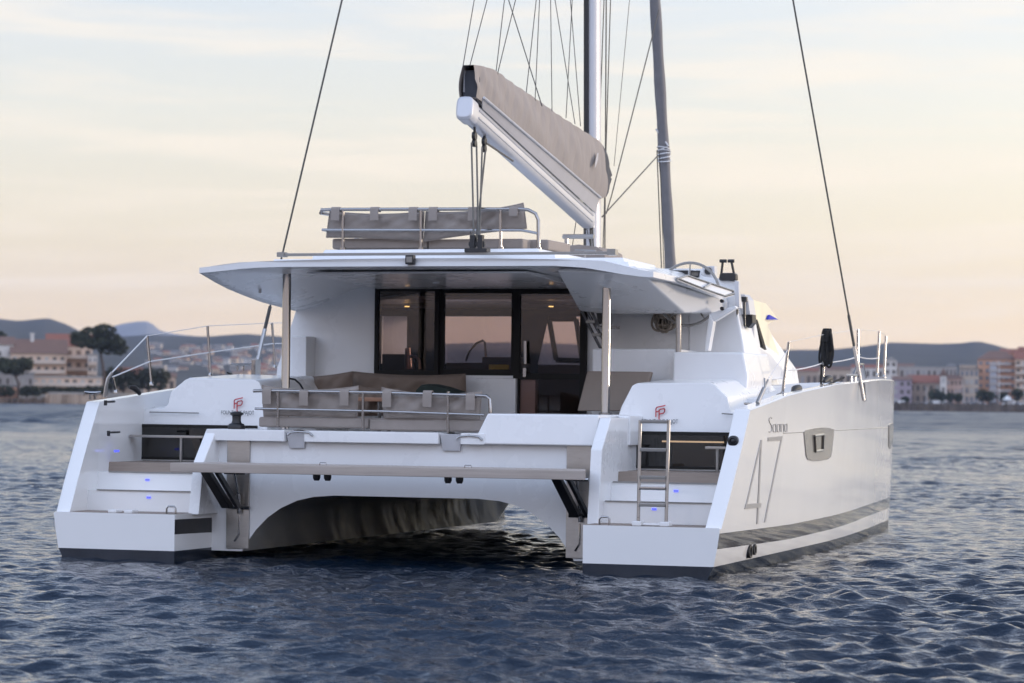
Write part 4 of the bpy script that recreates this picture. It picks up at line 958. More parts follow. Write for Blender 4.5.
# halyards, lazy jacks and control lines
for (x0, y0, d0), (x1, y1, d1), rr_ in (
        ((463, 66, 2.9), (474.2, 0, 4.6), .006), ((469.5, 67, 3.0), (487, 0, 4.8), .006), ((496, 72, 3.8), (504.4, 0, 5.3), .006), ((497.5, 74, 3.8), (515.5, 0, 5.5), .006),
        ((542, 106, 5.2), (508.6, 0, 6.6), .007), ((526, 95, 4.9), (536.2, 0, 6.2), .006), ((535, 101, 5.2), (539.5, 0, 6.3), .006), ((552, 111, 5.7), (550.6, 0, 6.6), .006),
        ((575, 124, 6.8), (555, 0, 7.3), .006), ((566, 118, 6.5), (572.2, 0, 7.4), .006), ((580.5, 126, 7.0), (570.4, 0, 7.6), .006),
        ((602.8, 256, 8.6), (610.5, 0, 8.6), .008), ((604.8, 250, 8.7), (606.2, 0, 8.7), .010), ((599, 140, 8.6), (604.0, 0, 8.5), .008), ((614, 166, 8.9), (629.5, 0, 9.6), .005), ((606, 214, 8.8), (612, 194, 8.9), .009), ((612, 194, 8.9), (659, 10, 10.6), .009),
        ((602, 217, 8.6), (657.5, 156, 11.2), .010), ((657, 150, 11.2), (661.5, 268, 11.6), .009), ((659.5, 152, 11.2), (664, 268, 11.6), .006), ((576, 222, 7.9), (572, 248, 7.6), .006), ((586, 225, 8.0), (592, 252, 8.0), .007)):
    p, q = ay(x0, y0, d0), ay(x1, y1, d1)
    if y1 == 0: q = up_to(p, q, min(12.5, q.z + 4))
    wire(p, q, rr_, 'running_line', M['roped'] if rr_ > .0075 else M['wire'], 5)

# ------------------------------------------------------------------ guard rails
def stanchion(p, q, r=.017):
    mb = MB(); mb.tube([p, q], r, 8); mb.lathe((p.x, p.y, p.z), [(.028, -.02), (.028, .012), (.018, .03)], 10); return mb.build('stanchion', M['steel'], BOAT)
PS = []
for (xb, yb), (xt_, yt) in (((151.5, 384), (147, 336)), ((210.5, 375), (207.5, 326)), ((275, 367), (272, 323))):
    b_ = ax(xb, yb, -3.74); t_ = ay(xt_, yt, b_.y); stanchion(b_, t_); PS.append((b_, t_))
b_ = ay(127, 391, ax(127, 391, -3.68).y); t_ = ay(112, 366, b_.y - .15)
g0 = ax(104.5, 397, -3.78)
mb = MB(); q = [g0, ay(106, 387, g0.y), ay(108, 378.5, g0.y), ay(112, 372.5, g0.y + .02)]; mb.tube(q, .021, 8)
mb.build('gate_hoop', M['steelb'], BOAT)
b2 = ax(116, 392, -3.78); t2 = ay(112.5, 377, b2.y - .05); stanchion(b2, t2, .016)
tp = [q[-1]] + [t for _, t in PS]; mp_ = [t2] + [ay(x, y_, p.y) for (x, y_), (p, _) in zip(((150, 361.5), (209, 352.5), (273.5, 343.5)), PS)]
for s_ in (tp, mp_):
    for a, b_ in zip(s_, s_[1:]): wire(a, b_, .009 if s_ is mp_ or a is tp[0] else .005, 'lifeline', M['wirew'])
wire(tp[-1], ay(310, 322.5, 7.6), .005, 'lifeline', M['wirew']); wire(mp_[-1], ay(300, 343.5, 7.2), .009, 'lifeline', M['wirew'])
SS = []
for (xb, yb), (xt_, yt), xx in (((782.3, 394), (788.8, 342), 3.55), ((822, 384.5), (826.5, 334), 3.52), ((857.5, 376), (858, 329.5), 3.40), ((877, 375), (879.3, 331), 3.22), ((884, 376.5), (885.8, 336), 3.12)):
    b_ = ax(xb, yb, xx); t_ = ay(xt_, yt, b_.y + .02); stanchion(b_, t_, .018); SS.append((b_, t_))
ml = [ay(x, y_, p.y) for (x, y_), (p, _) in zip(((786, 370.5), (824, 362.5), (858, 356.5), (878, 358)), SS)]
for a, b_ in zip(ml, ml[1:]):
    mb = MB(); m_ = a.lerp(b_, .5) - Vector((0, 0, .02)); mb.tube([a, a.lerp(m_, .5) - Vector((0, 0, .006)), m_, b_.lerp(m_, .5) - Vector((0, 0, .006)), b_], .008, 6); mb.build('lifeline', M['wirew'], BOAT)
tl = [t for _, t in SS]
for a, b_ in zip(tl, tl[1:]): wire(a, b_, .0035, 'lifeline', M['wirew'])
p, q = ay(757, 396, 1.9), ay(781, 350, 3.2); wire(p, SS[0][1].lerp(SS[0][0], .15), .005, 'lifeline', M['wirew'])
mb = MB(); mb.tube([ay(757.5, 403, 1.75), ay(764, 388.5, 1.9)], .024, 8); mb.tube([ay(763.5, 389.5, 1.9), ay(768, 380, 2.1)], .012, 8); mb.tube([ay(765, 388.5, 1.9), ay(764.5, 378.5, 2.0)], .010, 8); mb.build('gate_brace', M['steelb'], BOAT)
# cleats and fairleads
def cleat(p, lx=.0, ly=.11, mt=None):
    mb = MB(); mb.tube([p + Vector((-lx, -ly, .075)), p + Vector((-lx * .3, -ly * .3, .065)), p + Vector((lx * .3, ly * .3, .065)), p + Vector((lx, ly, .075))], [.012, .02, .02, .012], 8)
    for k in (-.3, .3): mb.tube([p + Vector((lx * k, ly * k, -.01)), p + Vector((lx * k, ly * k, .065))], .016, 8)
    mb.build('cleat', mt or M['steel'], BOAT)
cleat(ax(754.5, 410.5, 3.74), .08, .14); cleat(ax(853, 380.5, 3.5), .03, .3); cleat(ax(241, 369.8, -3.65), .10, .10); cleat(ax(92.5, 398.5, -3.84), .08, .05)
mb = MB(); p = ax(853, 377, 3.4); mb.tube([p, p + Vector((0, .3, .18)), p + Vector((0, .7, .18)), p + Vector((0, .9, 0))], .016, 8); mb.build('bow_fairlead', M['steel'], BOAT)
for (x, y_) in ((780.5, 401.8), (796.5, 393.5), (827.5, 383.5)):
    p = ax(x, y_, 3.66); mb = MB(); mb.tube([p + Vector((0, -.22, .02)), p + Vector((0, -.1, .05)), p + Vector((0, .1, .06)), p + Vector((0, .25, .03))], [.02, .045, .05, .02], 10); mb.lathe((p.x, p.y + .05, p.z + .02), [(0, 0), (.05, 0), (.05, .05), (0, .05)], 10); mb.build('jammer', M['black'], BOAT)
mb = MB(); mb.tube([ax(797, 394.5, 3.60), ax(812, 391, 3.58), ax(826, 385.5, 3.55), ax(844, 377.5, 3.48)], .014, 6); mb.build('jib_sheet', M['rope'], BOAT)
p = ax(135, 389.5, -3.70); mb = MB(); mb.tube([p + Vector((-.03, -.10, .03)), p + Vector((0, -.04, .02)), p + Vector((.01, .04, -.01)), p + Vector((.02, .09, -.05))], [.02, .035, .035, .025], 10); mb.build('jammer', M['black'], BOAT)
mb = MB(); mb.tube([ax(227, 372.5, -3.5), ax(234, 375.5, -3.4), ax(250, 376.7, -3.2), ax(283, 376.5, -2.9)], .012, 6); mb.build('jib_sheet', M['rope'], BOAT)
# bow crossbeam between the hulls
mb = MB(); mb.tube([(-3.0, 13.3, 1.75), (3.0, 13.3, 1.75)], .09, 12); mb.build('bow_crossbeam', M['alu'], BOAT)

# ------------------------------------------------------------------ LOOSE THINGS ON BOARD
def cushion(label, tl, tr, br, bl, y, th=.13, mt=None, name='cushion', cat='cushion', group=None, seed=0, sag=.02, lean=0.0, dent=.0):
    """a filled cushion whose four corners are given; puffed, seamed and wrinkled"""
    T = [ay(*q, y) for q in (tl, tr, br, bl)]
    for p in T[:2]: p.y += lean
    root = thing(name, label, cat, (T[3].x * .5 + T[2].x * .5, y, min(T[2].z, T[3].z)), group=group)
    o_ = root.location.copy(); mb = MB(); nu, nv = 26, 12; F, B = [], []
    rs = random.Random(seed); ph = [rs.uniform(0, 6.28) for _ in range(8)]
    for j in range(nv + 1):
        v = j / nv
        for i in range(nu + 1):
            u = i / nu; p = T[3].lerp(T[2], u).lerp(T[0].lerp(T[1], u), v)
            e = (max(0, 1 - abs(2 * u - 1) ** 5) * max(0, 1 - abs(2 * v - 1) ** 4)) ** .55
            p = p.copy(); p.z -= sag * math.sin(math.pi * u) ** .8 * (1 if v > .5 else -.3) * abs(2 * v - 1)
            w = .020 * math.sin(u * 17 + ph[0] + v * 4) * math.sin(v * 5 + ph[1]) + .014 * math.sin(u * 31 + ph[2] - v * 9) + .022 * math.sin(u * 5 + ph[3]) * (1 - v)
            w += .018 * math.exp(-((u - .06) ** 2 + (v - .9) ** 2) * 60) - .03 * math.exp(-((u - .12) * 1.6 - (1 - v) * .8) ** 2 * 60) - .03 * math.exp(-((.88 - u) * 1.6 - (1 - v) * .8) ** 2 * 60)
            d_ = (th * .5 + w) * e
            F.append(Vector((p.x, p.y - d_ - .004, p.z)) - o_); B.append(Vector((p.x, p.y + th * .5 * e + .004, p.z)) - o_)
    n_ = nu + 1; mb.v = [tuple(p) for p in F + B]; k = len(F)
    for j in range(nv):
        for i in range(nu):
            a = j * n_ + i; mb.f.append((a, a + 1, a + n_ + 1, a + n_)); mb.m.append(0); mb.f.append((k + a, k + a + n_, k + a + n_ + 1, k + a + 1)); mb.m.append(0)
    loop = [i for i in range(n_)] + [j * n_ + nu for j in range(1, nv + 1)] + [nv * n_ + i for i in range(nu - 1, -1, -1)] + [j * n_ for j in range(nv - 1, 0, -1)]
    for a, b_ in zip(loop, loop[1:] + loop[:1]): mb.f.append((a, k + a, k + b_, b_)); mb.m.append(0)
    mb.build('cover', mt or M['fabric'], root, smooth=60)
    pm = MB(); pm.tube([F[i] + Vector((0, .0, 0)) for i in loop + loop[:1]], .006, 5, cap=False); pm.build('piping', mt or M['fabric'], root)
    return root
def strap(root, px, ytop, ybot, y, w=.105, mt=None):
    o_ = root.location; a, b_ = ay(px, ytop, y), ay(px, ybot, y); mb = MB()
    path = [(-.028, b_.z), (-.03, (a.z + b_.z) / 2), (-.028, a.z - .01), (-.02, a.z + .012), (0, a.z + .02), (.03, a.z + .014), (.06, a.z - .03)]
    rg = [[(a.x - w / 2 - o_.x, y + dy - o_.y, z - o_.z), (a.x + w / 2 - o_.x, y + dy - o_.y, z - o_.z), (a.x + w / 2 - o_.x, y + dy + .008 - o_.y, z - o_.z - (.008 if k > 2 else 0)), (a.x - w / 2 - o_.x, y + dy + .008 - o_.y, z - o_.z - (.008 if k > 2 else 0))] for k, (dy, z) in enumerate(path)]
    mb.loft(rg); mb.build('strap', mt or M['fabric'], root, smooth=60)
CY_ = 1.05
c1 = cushion('left taupe backrest cushion strapped to the rail above the bathing platform', (262, 385), (358.5, 386), (357, 418.5), (264, 416.5), CY_ + .11, seed=1, sag=.05)
for px_ in (267.5, 304.5, 345): strap(c1, px_, 390 if px_ < 300 else 391.5, 404 if px_ < 300 else 405.5, CY_)
c2 = cushion('right taupe backrest cushion strapped to the rail above the bathing platform', (382, 387.5), (482, 391.5), (479.5, 421.5), (384, 419.5), CY_ + .11, seed=2, sag=.05)
for px_ in (387.5, 428, 471): strap(c2, px_, 392.2 if px_ < 450 else 395.2, 407 if px_ < 450 else 410, CY_)
def seat_pad(label, tl, br, y, d, mt=None):
    a, b_ = ay(*tl, y), ay(*br, y); root = thing('seat_cushion', label, 'cushion', ((a.x + b_.x) / 2, y, b_.z)); mb = MB()
    mb.box(-(b_.x - a.x) / 2, (b_.x - a.x) / 2, 0, d, 0, a.z - b_.z); mb.build('cover', mt or M['fabric'], root, bevel=.03, seg=3, smooth=60)
    pm = MB(); h = (b_.x - a.x) / 2 - .008; pm.tube([(-h, .008, a.z - b_.z - .03), (h, .008, a.z - b_.z - .03)], .005, 5); pm.build('piping', mt or M['fabric'], root)
seat_pad('flat taupe seat cushion under the left backrest of the stern rail', (258.5, 416.8), (368, 428.5), CY_ + .08, .6)
seat_pad('flat taupe seat cushion under the right backrest of the stern rail', (369, 418.8), (485, 432), CY_ + .08, .6)
# flying bridge
FB = 2.6
f1_ = cushion('left backrest cushion on the flying bridge rail', (330, 211), (424.5, 211.5), (423, 240.5), (326.5, 237.5), FB + .12, seed=3, sag=.035)
for px_ in (336, 375, 413.5): strap(f1_, px_, 208.6, 220.5, FB)
f2_ = cushion('right backrest cushion on the flying bridge rail, its corner sticking up', (426, 211.5), (523.5, 203), (527, 228.5), (424, 241.5), FB + .12, seed=4, sag=.045)
for px_ in (433.5, 473, 514): strap(f2_, px_, 208.6, 220.5 if px_ < 510 else 216, FB)
seat_pad('left flat seat cushion on the flying bridge under its backrests', (332, 238.5), (427, 248.5), FB + .2, .7)
seat_pad('right flat seat cushion on the flying bridge under its backrests', (428, 239.2), (523, 248.5), FB + .2, .7)
seat_pad('short taupe seat cushion at the right end of the flying bridge', (523.6, 239.6), (548.5, 250), FB + .5, .9)
# sun cover hump forward on the roof
root = thing('folded_cover', 'low taupe cover lying on the roof beside the mast foot', 'cover', tuple(ay(575, 254, 5.6)))
mb = MB(); mb.loft([[(x * s_, y_, z * (1 if 0 < s_ else 1)) for x, z in ((-.42, -.05), (-.40, .03), (-.25, .09), (.05, .12), (.3, .09), (.42, .03), (.44, -.05))] for y_, s_ in ((0, .9), (.1, 1), (.7, 1), (.85, .9))]); mb.build('cover', M['fabric'], root, smooth=60)
# cockpit sofa and side panel
so1 = cushion('brown sofa back cushion in the cockpit by the left post', (281, 377), (352.5, 371.5), (352, 402), (281, 406), 3.9, .18, M['fabric2'], 'sofa_cushion', seed=5, sag=.03)
so2 = cushion('wide brown sofa back cushion below the middle saloon window', (353, 371.5), (465.5, 374), (466, 404), (353, 404), 4.2, .2, M['fabric2'], 'sofa_cushion', seed=6, sag=.035)
so3 = cushion('dark brown scatter cushion in the gap behind the stern rail', (355, 385), (400, 389), (400, 416), (358, 416), 3.4, .16, M['fabric2'], 'scatter_cushion', seed=9)
root = thing('folded_blanket', 'dark green folded blanket lying on the sofa below the middle window', 'blanket', tuple(ay(436, 391, 3.3)))
mb = MB(); mb.loft([[(x, y_, z * k_) for x, z in ((-.26, -.1), (-.255, .01), (-.2, .075), (-.09, .085), (.06, .055), (.22, .0), (.26, -.06), (.26, -.1))] for y_, k_ in ((0, .8), (.05, 1), (.35, 1), (.42, .8))]); mb.build('cloth', mat('dark_green_wool', (.018, .03, .026), .9, var=.2, scale=20), root, smooth=60)
a, b_, c_, d_ = ay(587, 371, 3.2), ay(651.5, 371.8, 3.2), ay(640, 411, 3.0), ay(577, 411, 3.0)
root = thing('sun_pad', 'tall plain taupe padded pad standing behind the right post', 'pad', tuple(d_)); mb = MB(); mb.prism([p - d_ for p in (a, b_, c_, d_)], (0, .1, 0)); mb.build('pad', M['fabric3'], root, bevel=.02, seg=3)
# thin black lead by the post
root = thing('shore_lead', 'thin black lead drooping from the left roof post onto the sofa', 'cable', tuple(ay(290, 379, 2.25))); o_ = root.location
mb = MB(); mb.tube([ay(*q, 2.3) - o_ for q in ((289, 378.5), (295, 379.5), (300, 384), (304, 391), (305, 400))], .012, 6); mb.build('cable', M['rope'], root)
# card on the window ledge
q = ay(499, 368.5, 5.3); root = thing('yellow_card', 'bright yellow card lying inside the middle saloon window', 'card', (q.x, q.y, q.z)); mb = MB(); mb.box(-.13, .13, -.02, .02, -.05, .05); mb.build('card', M['yellow'], root, bevel=.004)
# ropes
def rope_coil(name, label, cat, cx, cy, y, rx, rz, loops, mt, r=.016, tail=None, seed=0):
    c_ = ay(cx, cy, y); root = thing(name, label, cat, tuple(c_)); rs = random.Random(seed); mb = MB()
    for k in range(loops):
        a_, b2_ = rx * rs.uniform(.12, .95), rz * rs.uniform(.7, 1.08); ox = rs.uniform(-.4, .5) * rx; t0 = rs.uniform(-.12, .12); oz = rz - b2_
        pts = []
        for i in range(25):
            th_ = 2 * math.pi * i / 24; x_ = ox + a_ * math.sin(th_) * (1 - .35 * math.cos(th_)); z_ = oz + b2_ * math.cos(th_)
            pts.append((x_ + t0 * z_, rs.uniform(-.01, .01) - .05 + .1 * k / loops, z_))
        mb.tube(pts, r, 6, cap=False)
    mb.build('coil', mt, root, smooth=70)
    if tail:
        tb = MB(); tb.tube([ay(*q, y) - c_ for q in tail], r, 6); tb.build('rope_tail', mt, root, smooth=70)
    wb_ = MB(); zz = rz * .35
    for k in range(6): wb_.tube([(rx * .55 * math.cos(t), .09 * math.sin(t), zz + k * r * 1.7) for t in np.linspace(0, 6.3, 13)], r, 5, cap=False)
    wb_.build('rope_wrap', mt, root, smooth=70)
    return root
yb = SS[1][1].y - .12
rope_coil('coiled_rope', 'black coiled rope hanging on the side deck stanchion', 'rope', 826.5, 347, yb, .07, .225, 22, M['rope'], .014, tail=[(822, 350), (821.5, 366), (821, 384)], seed=3)
rope_coil('coiled_rope', 'beige coiled rope hanging under the helm behind the roof', 'rope', 662.5, 321, 4.4, .13, .12, 16, M['ropeb'], .014, seed=5)

# ------------------------------------------------------------------ SHORE: buildings, trees, cars, walls
def cmat(name, c, rough=.85, var=.10, scale=.3): return mat(name, c, rough, var=var, scale=scale)
W_ = {'cream': cmat('cream_render', (.58, .43, .32)), 'white': cmat('white_render', (.60, .56, .52)), 'pink': cmat('pink_render', (.48, .33, .27)), 'orange': cmat('orange_render', (.50, .28, .18)),
      'beige': cmat('beige_render', (.46, .37, .29)), 'grey': cmat('grey_render', (.36, .33, .31)), 'lilac': cmat('lilac_render', (.34, .28, .32)), 'brick': cmat('brick_render', (.40, .19, .13)), 'tan': cmat('tan_render', (.36, .28, .22))}
RF = {'red': cmat('red_roof_tile', (.24, .095, .065), scale=.6), 'brown': cmat('brown_roof_tile', (.175, .105, .08), scale=.6), 'grey': cmat('grey_roof', (.16, .155, .155)), 'flat': cmat('pale_flat_roof', (.34, .32, .30))}
WIN = mat('window_dark', (.10, .085, .075), .2, var=.2, scale=.4); WINB = mat('window_blueish', (.20, .20, .22), .15, var=.2, scale=.4); RAIL = cmat('balcony_render', (.58, .48, .40))
rwin = random.Random(2); SHUT = [mat('pale_shutter', (.40, .38, .36), .7, var=.1), mat('brown_shutter', (.20, .13, .09), .7, var=.1), mat('grey_curtain', (.28, .27, .27), .7, var=.1)]
def face(root_px, d, z=0.0):
    p = polar(root_px, d, z); return p, -pxaz(root_px)
def building(label, pxl, pxr, ytop, ybase, d, depth, wall, roof=None, rooftype='flat', rows=3, cols=4, balcony=False, cat='building', name='building', ww=.5, wh=.5, yaw=0, win=None, skip=0, chimney=None, rise=1.6, group=None, ledge=False):
    pc = (pxl + pxr) / 2; s = d / FPX; wd = (pxr - pxl) * s
    zb = zpx(pc, ybase, d); h = (ybase - ytop) * s
    p, rz = face(pc, d, zb); root = thing(name, label, cat, tuple(p), rz + yaw, group)
    hw = wd / 2; mb = MB(); mb.box(-hw, hw, 0, depth, -4.0, h); mb.build('wall', wall, root, smooth=0)
    if roof:
        mb = MB(); e = .35
        if rooftype == 'gable': mb.prism([(-hw - e, -e, h - .05), (-hw - e, depth / 2, h + rise), (-hw - e, depth + e, h - .05)], (wd + 2 * e, 0, 0))
        elif rooftype == 'side': mb.prism([(-hw - e, -e, h - .05), (0, -e, h + rise), (hw + e, -e, h - .05)], (0, depth + 2 * e, 0))
        elif rooftype == 'hip': 
            t_ = min(hw, depth / 2) * .9; mb.poly([(-hw - e, -e, h), (hw + e, -e, h), (hw - t_ * .7, depth / 2, h + rise), (-hw + t_ * .7, depth / 2, h + rise)]); mb.poly([(hw + e, depth + e, h), (-hw - e, depth + e, h), (-hw + t_ * .7, depth / 2, h + rise), (hw - t_ * .7, depth / 2, h + rise)])
            mb.poly([(-hw - e, depth + e, h), (-hw - e, -e, h), (-hw + t_ * .7, depth / 2, h + rise)]); mb.poly([(hw + e, -e, h), (hw + e, depth + e, h), (hw - t_ * .7, depth / 2, h + rise)]); mb.poly([(-hw - e, -e, h), (-hw - e, depth + e, h), (hw + e, depth + e, h), (hw + e, -e, h)])
        else: mb.box(-hw - .15, hw + .15, -.15, depth + .15, h - .02, h + .45)
        mb.build('roof', roof, root, smooth=0)
    if rows and cols:
        fh = h / rows; cw = wd / cols; wm = MB(); wm.box(-cw * ww / 2, cw * ww / 2, -.06, .04, 0, fh * wh); wme = wm.mesh('window', win or WIN, smooth=0); wme2 = wm.mesh('window', SHUT[rwin.randrange(3)], smooth=0)
        for r_ in range(rows):
            for c_ in range(cols):
                if skip and (r_ * 7 + c_ * 3) % skip == 0: continue
                w = bpy.data.objects.new('window', wme if rwin.random() < .62 else wme2); col.objects.link(w); w.parent = root; w.location = (-hw + cw * (c_ + .5), 0, fh * (r_ + .25))
        if balcony:
            bm_ = MB(); bm_.box(-hw * .96, hw * .96, -1.3, -.07, -.12, .85); bme = bm_.mesh('balcony', RAIL, smooth=0)
            for r_ in range(1, rows):
                b = bpy.data.objects.new('balcony', bme); col.objects.link(b); b.parent = root; b.location = (0, 0, fh * r_)
    if chimney:
        mb = MB(); mb.box(chimney - .5, chimney + .5, depth * .4, depth * .4 + .9, h, h + rise + 1.3); mb.box(chimney - .65, chimney + .65, depth * .4 - .15, depth * .4 + 1.05, h + rise + 1.3, h + rise + 1.6); mb.build('chimney', W_['white'], root, smooth=0)
    return root
# left shore: stepped terrace hotel
building('cream stepped terrace block with long white balconies, lowest part of the left shore hotel', 33, 102, 378, 394, 745, 12, W_['cream'], RF['flat'], rows=2, cols=9, ww=.55, wh=.5, balcony=True)
building('cream balcony block with a brown tiled roof, left half of the shore hotel', 12, 66, 354, 383, 762, 14, W_['cream'], RF['brown'], 'gable', 3, 7, ww=.45, wh=.4, balcony=True, rise=3.9, chimney=-1.8)
building('tall cream tower block under a red tiled roof, right half of the shore hotel', 47, 92, 346.5, 383, 775, 14, W_['cream'], RF['red'], 'gable', 3, 5, ww=.5, wh=.4, balcony=True, rise=3.4)
building('cream wing with white balconies at the right end of the shore hotel', 88, 97.5, 356, 384, 768, 12, W_['white'], RF['flat'], rows=3, cols=2, ww=.5, wh=.45, balcony=True)
building('grey white villa cut by the left edge of the picture', -40, 13, 345, 376, 765, 14, W_['white'], RF['brown'], 'gable', 2, 6, ww=.25, wh=.3, rise=2.2)
building('small orange beach hut with dark openings at the far left', -6, 17, 387, 398, 728, 5, W_['orange'], RF['grey'], rows=1, cols=3, ww=.5, wh=.5, cat='beach hut', name='beach_hut')
building('long low grey terrace wall building behind the umbrella pine', -10, 34, 374, 388, 742, 6, W_['grey'], RF['flat'], rows=1, cols=6, ww=.3, wh=.4)
building('low sand coloured beach building right of the hotel foot', 50, 84, 394, 402, 722, 4, W_['tan'], RF['flat'], rows=1, cols=5, ww=.2, wh=.4)
building('small cream house with a red roof behind the boat rail', 118, 142, 374, 392, 780, 9, W_['tan'], RF['red'], 'gable', 1, 3, rise=1.8, cat='house', name='house')
building('pale low house with a brown roof behind the boat rail', 144, 176, 377, 393, 800, 9, W_['cream'], RF['brown'], 'gable', 1, 4, rise=1.2, cat='house', name='house')
def shore_wall(label, pxs, d, ztop, zbot, mt, th=1.5, name='sea_wall', cat='sea wall'):
    mb = MB(); f = [polar(p, d + rng.normal(0, .3)) for p in pxs]; rings = []
    for p in f:
        dir_ = Vector((p.x - CAM[0], p.y - CAM[1], 0)).normalized(); j = rng.normal(0, .18)
        rings.append([(p.x, p.y, zbot), (p.x + dir_.x * .5, p.y + dir_.y * .5, ztop + j), (p.x + dir_.x * th, p.y + dir_.y * th, ztop + j), (p.x + dir_.x * th, p.y + dir_.y * th, zbot)])
    mb.loft(rings); o = mb.build(name, mt, smooth=30); return tag(o, label, cat)
rock = mat('dark_rock', (.10, .078, .062), .95, var=.5, scale=.35)
shore_wall('dark uneven stone sea wall along the right shore', [860 + i * 2 for i in range(140)], 1125, 3.2, -1, rock)
shore_wall('low dark stone bank at the water on the left shore', [-80 + i * 1.5 for i in range(88)], 714, 1.4, -1, mat('brown_rock', (.14, .10, .075), .95, var=.5, scale=.5))
shore_wall('pale sand coloured beach wall below the hotel', [46 + i * 1.5 for i in range(42)], 719, 2.4, -1, cmat('sand_wall', (.38, .29, .22)), name='beach_wall', cat='wall')
# right shore
D = 1150
RB = [
 ('white gabled block just past the bow', 885, 897, 361, 376, 1230, W_['white'], RF['flat'], 'side', 2, 2, {}),
 ('lilac low block beside the bow', 893, 912, 380, 404, 1150, W_['lilac'], RF['brown'], 'gable', 3, 3, {}),
 ('broad cream house with a red tiled roof and dark arched windows near the bow', 909, 941, 383, 404, 1160, W_['tan'], RF['red'], 'gable', 2, 5, dict(rise=3.2)),
 ('long grey flat roofed block on the rise behind the red roof', 900, 948, 368, 392, 1290, W_['grey'], RF['flat'], 'flat', 2, 9, {}),
 ('brown low block left behind the long grey one', 895, 914, 367, 386, 1330, W_['tan'], RF['brown'], 'gable', 2, 4, {}),
 ('narrow pink house with a pointed white gable', 940.5, 947, 376, 404, 1148, W_['white'], RF['brown'], 'side', 3, 1, dict(rise=3.0, ww=.35)),
 ('pink three storey house right of the pointed gable', 947, 962, 379, 404, 1152, W_['pink'], RF['brown'], 'gable', 3, 4, {}),
 ('dark roofed house peeping over the pink one', 946, 957, 367, 390, 1240, W_['grey'], RF['grey'], 'hip', 2, 3, {}),
 ('grey glass fronted block with balconies', 960.5, 979, 370, 404, 1156, W_['beige'], RF['grey'], 'flat', 4, 4, dict(ww=.7, wh=.6, balcony=False, win=WINB)),
 ('beige block rising behind the grey glass one', 960, 976, 366, 396, 1260, W_['beige'], RF['flat'], 'flat', 3, 3, {}),
 ('large apartment block with orange ends and blue grey balconies', 978.5, 1016, 360, 404, 1165, W_['orange'], RF['brown'], 'hip', 6, 6, dict(ww=.55, wh=.45, rise=3.5, win=WINB)),
 ('tall brick red block towering behind the apartments', 1001, 1019, 353, 398, 1240, W_['brick'], RF['red'], 'gable', 6, 4, dict(ww=.3)),
 ('tall cream balcony block cut by the right edge of the picture', 1016, 1052, 360, 404, 1158, W_['cream'], RF['red'], 'gable', 6, 6, dict(ww=.6, wh=.45, rise=3, balcony=True)),
 ('brick topped tower at the right edge of the picture', 1019, 1040, 351, 398, 1250, W_['brick'], RF['red'], 'gable', 6, 4, dict(ww=.3)),
 ('small orange roofed house seen between the stanchions', 788, 818, 371, 392, 1280, W_['tan'], RF['red'], 'gable', 1, 5, {}),
 ('low brown house behind the black rope', 818, 852, 370, 392, 1300, W_['beige'], RF['brown'], 'gable', 1, 5, {}),
 ('pale house behind the bow rail', 852, 884, 368, 392, 1270, W_['white'], RF['red'], 'gable', 2, 5, {}),
]
for lab, a, b_, yt, ybs, d_, wl, rf_, rt_, rw, cl_, kw in RB: building(lab, a, b_, yt, ybs, d_, 14, wl, rf_, rt_, rw, cl_, **kw)
# pale facade panel with balconies on the big apartment block is part of it: bays
big = [o for o in bpy.data.objects if o.parent is None and str(o.get('label', '')).startswith('large apartment')][0]
s_ = 1165 / FPX
mb = MB(); mb.box(-19 * s_ + 12 * s_, -19 * s_ + 19 * s_, -1.2, -.08, 0, 38 * s_); mb.build('bay', cmat('pale_bay', (.42, .42, .45)), big, smooth=0)
for k in range(6):
    mb = MB(); mb.box(-19 * s_ + 11.5 * s_, -19 * s_ + 33 * s_, -1.6, -1.21, k * 6.6 * s_ + 2.2, k * 6.6 * s_ + 3.2); mb.build('balcony', cmat('balcony_slab', (.44, .40, .38)), big, smooth=0)

# village scattered on the hillside to the left and the lower slopes to the right
vm = [MB() for _ in range(4)]; vmesh = []
for (w, dp, h, rs_), wl, rf_ in zip(((6, 5, 3.6, 1.2), (8, 6, 4, 1.4), (5.5, 5, 5.5, 1.2), (9, 6, 5, .3)), (W_['cream'], W_['white'], W_['beige'], W_['grey']), (RF['brown'], RF['grey'], RF['red'], RF['flat'])):
    mb = MB(); mb.box(-w / 2, w / 2, 0, dp, -8, h); mb.prism([(-w / 2 - .4, -.4, h), (-w / 2 - .4, dp / 2, h + rs_), (-w / 2 - .4, dp + .4, h)], (w + .8, 0, 0), 1)
    for k in range(3): mb.box(-w * .36 + k * w * .27, -w * .24 + k * w * .27, -.08, .02, h * .4, h * .72, 2)
    vmesh.append(mb.mesh('hillside_house', [wl, rf_, WIN], smooth=0))
def hill_z(a, d):
    d0 = shore_d(a) + 12; D_ = 3600.; t = (d - d0) / (D_ - d0); hr = ridge_h(a, D_)
    if t <= .2: return 3 + 3 * t / .2
    return 3 + (hr - 3) * ((t - .2) / .8) ** 1.15
rv = random.Random(4); cnt = 0
while cnt < 135:
    px = rv.uniform(150, 290) if cnt < 110 else rv.uniform(780, 1024)
    d = rv.uniform(1900, 2950) if cnt < 110 else rv.uniform(1500, 1900); a = pxaz(px)
    o = bpy.data.objects.new('hillside_house', vmesh[cnt % 4]); col.objects.link(o); o.location = polar(px, d, hill_z(a, d) - 1); o.rotation_euler = (0, 0, -a + rv.uniform(-.5, .5))
    left = cnt < 110
    tag(o, 'tiny pale house with tiled roof among many on the left hillside' if left else 'tiny pale house on the rising ground behind the right shore town', 'house', 'houses on the left hillside' if left else 'houses behind the right shore town'); cnt += 1

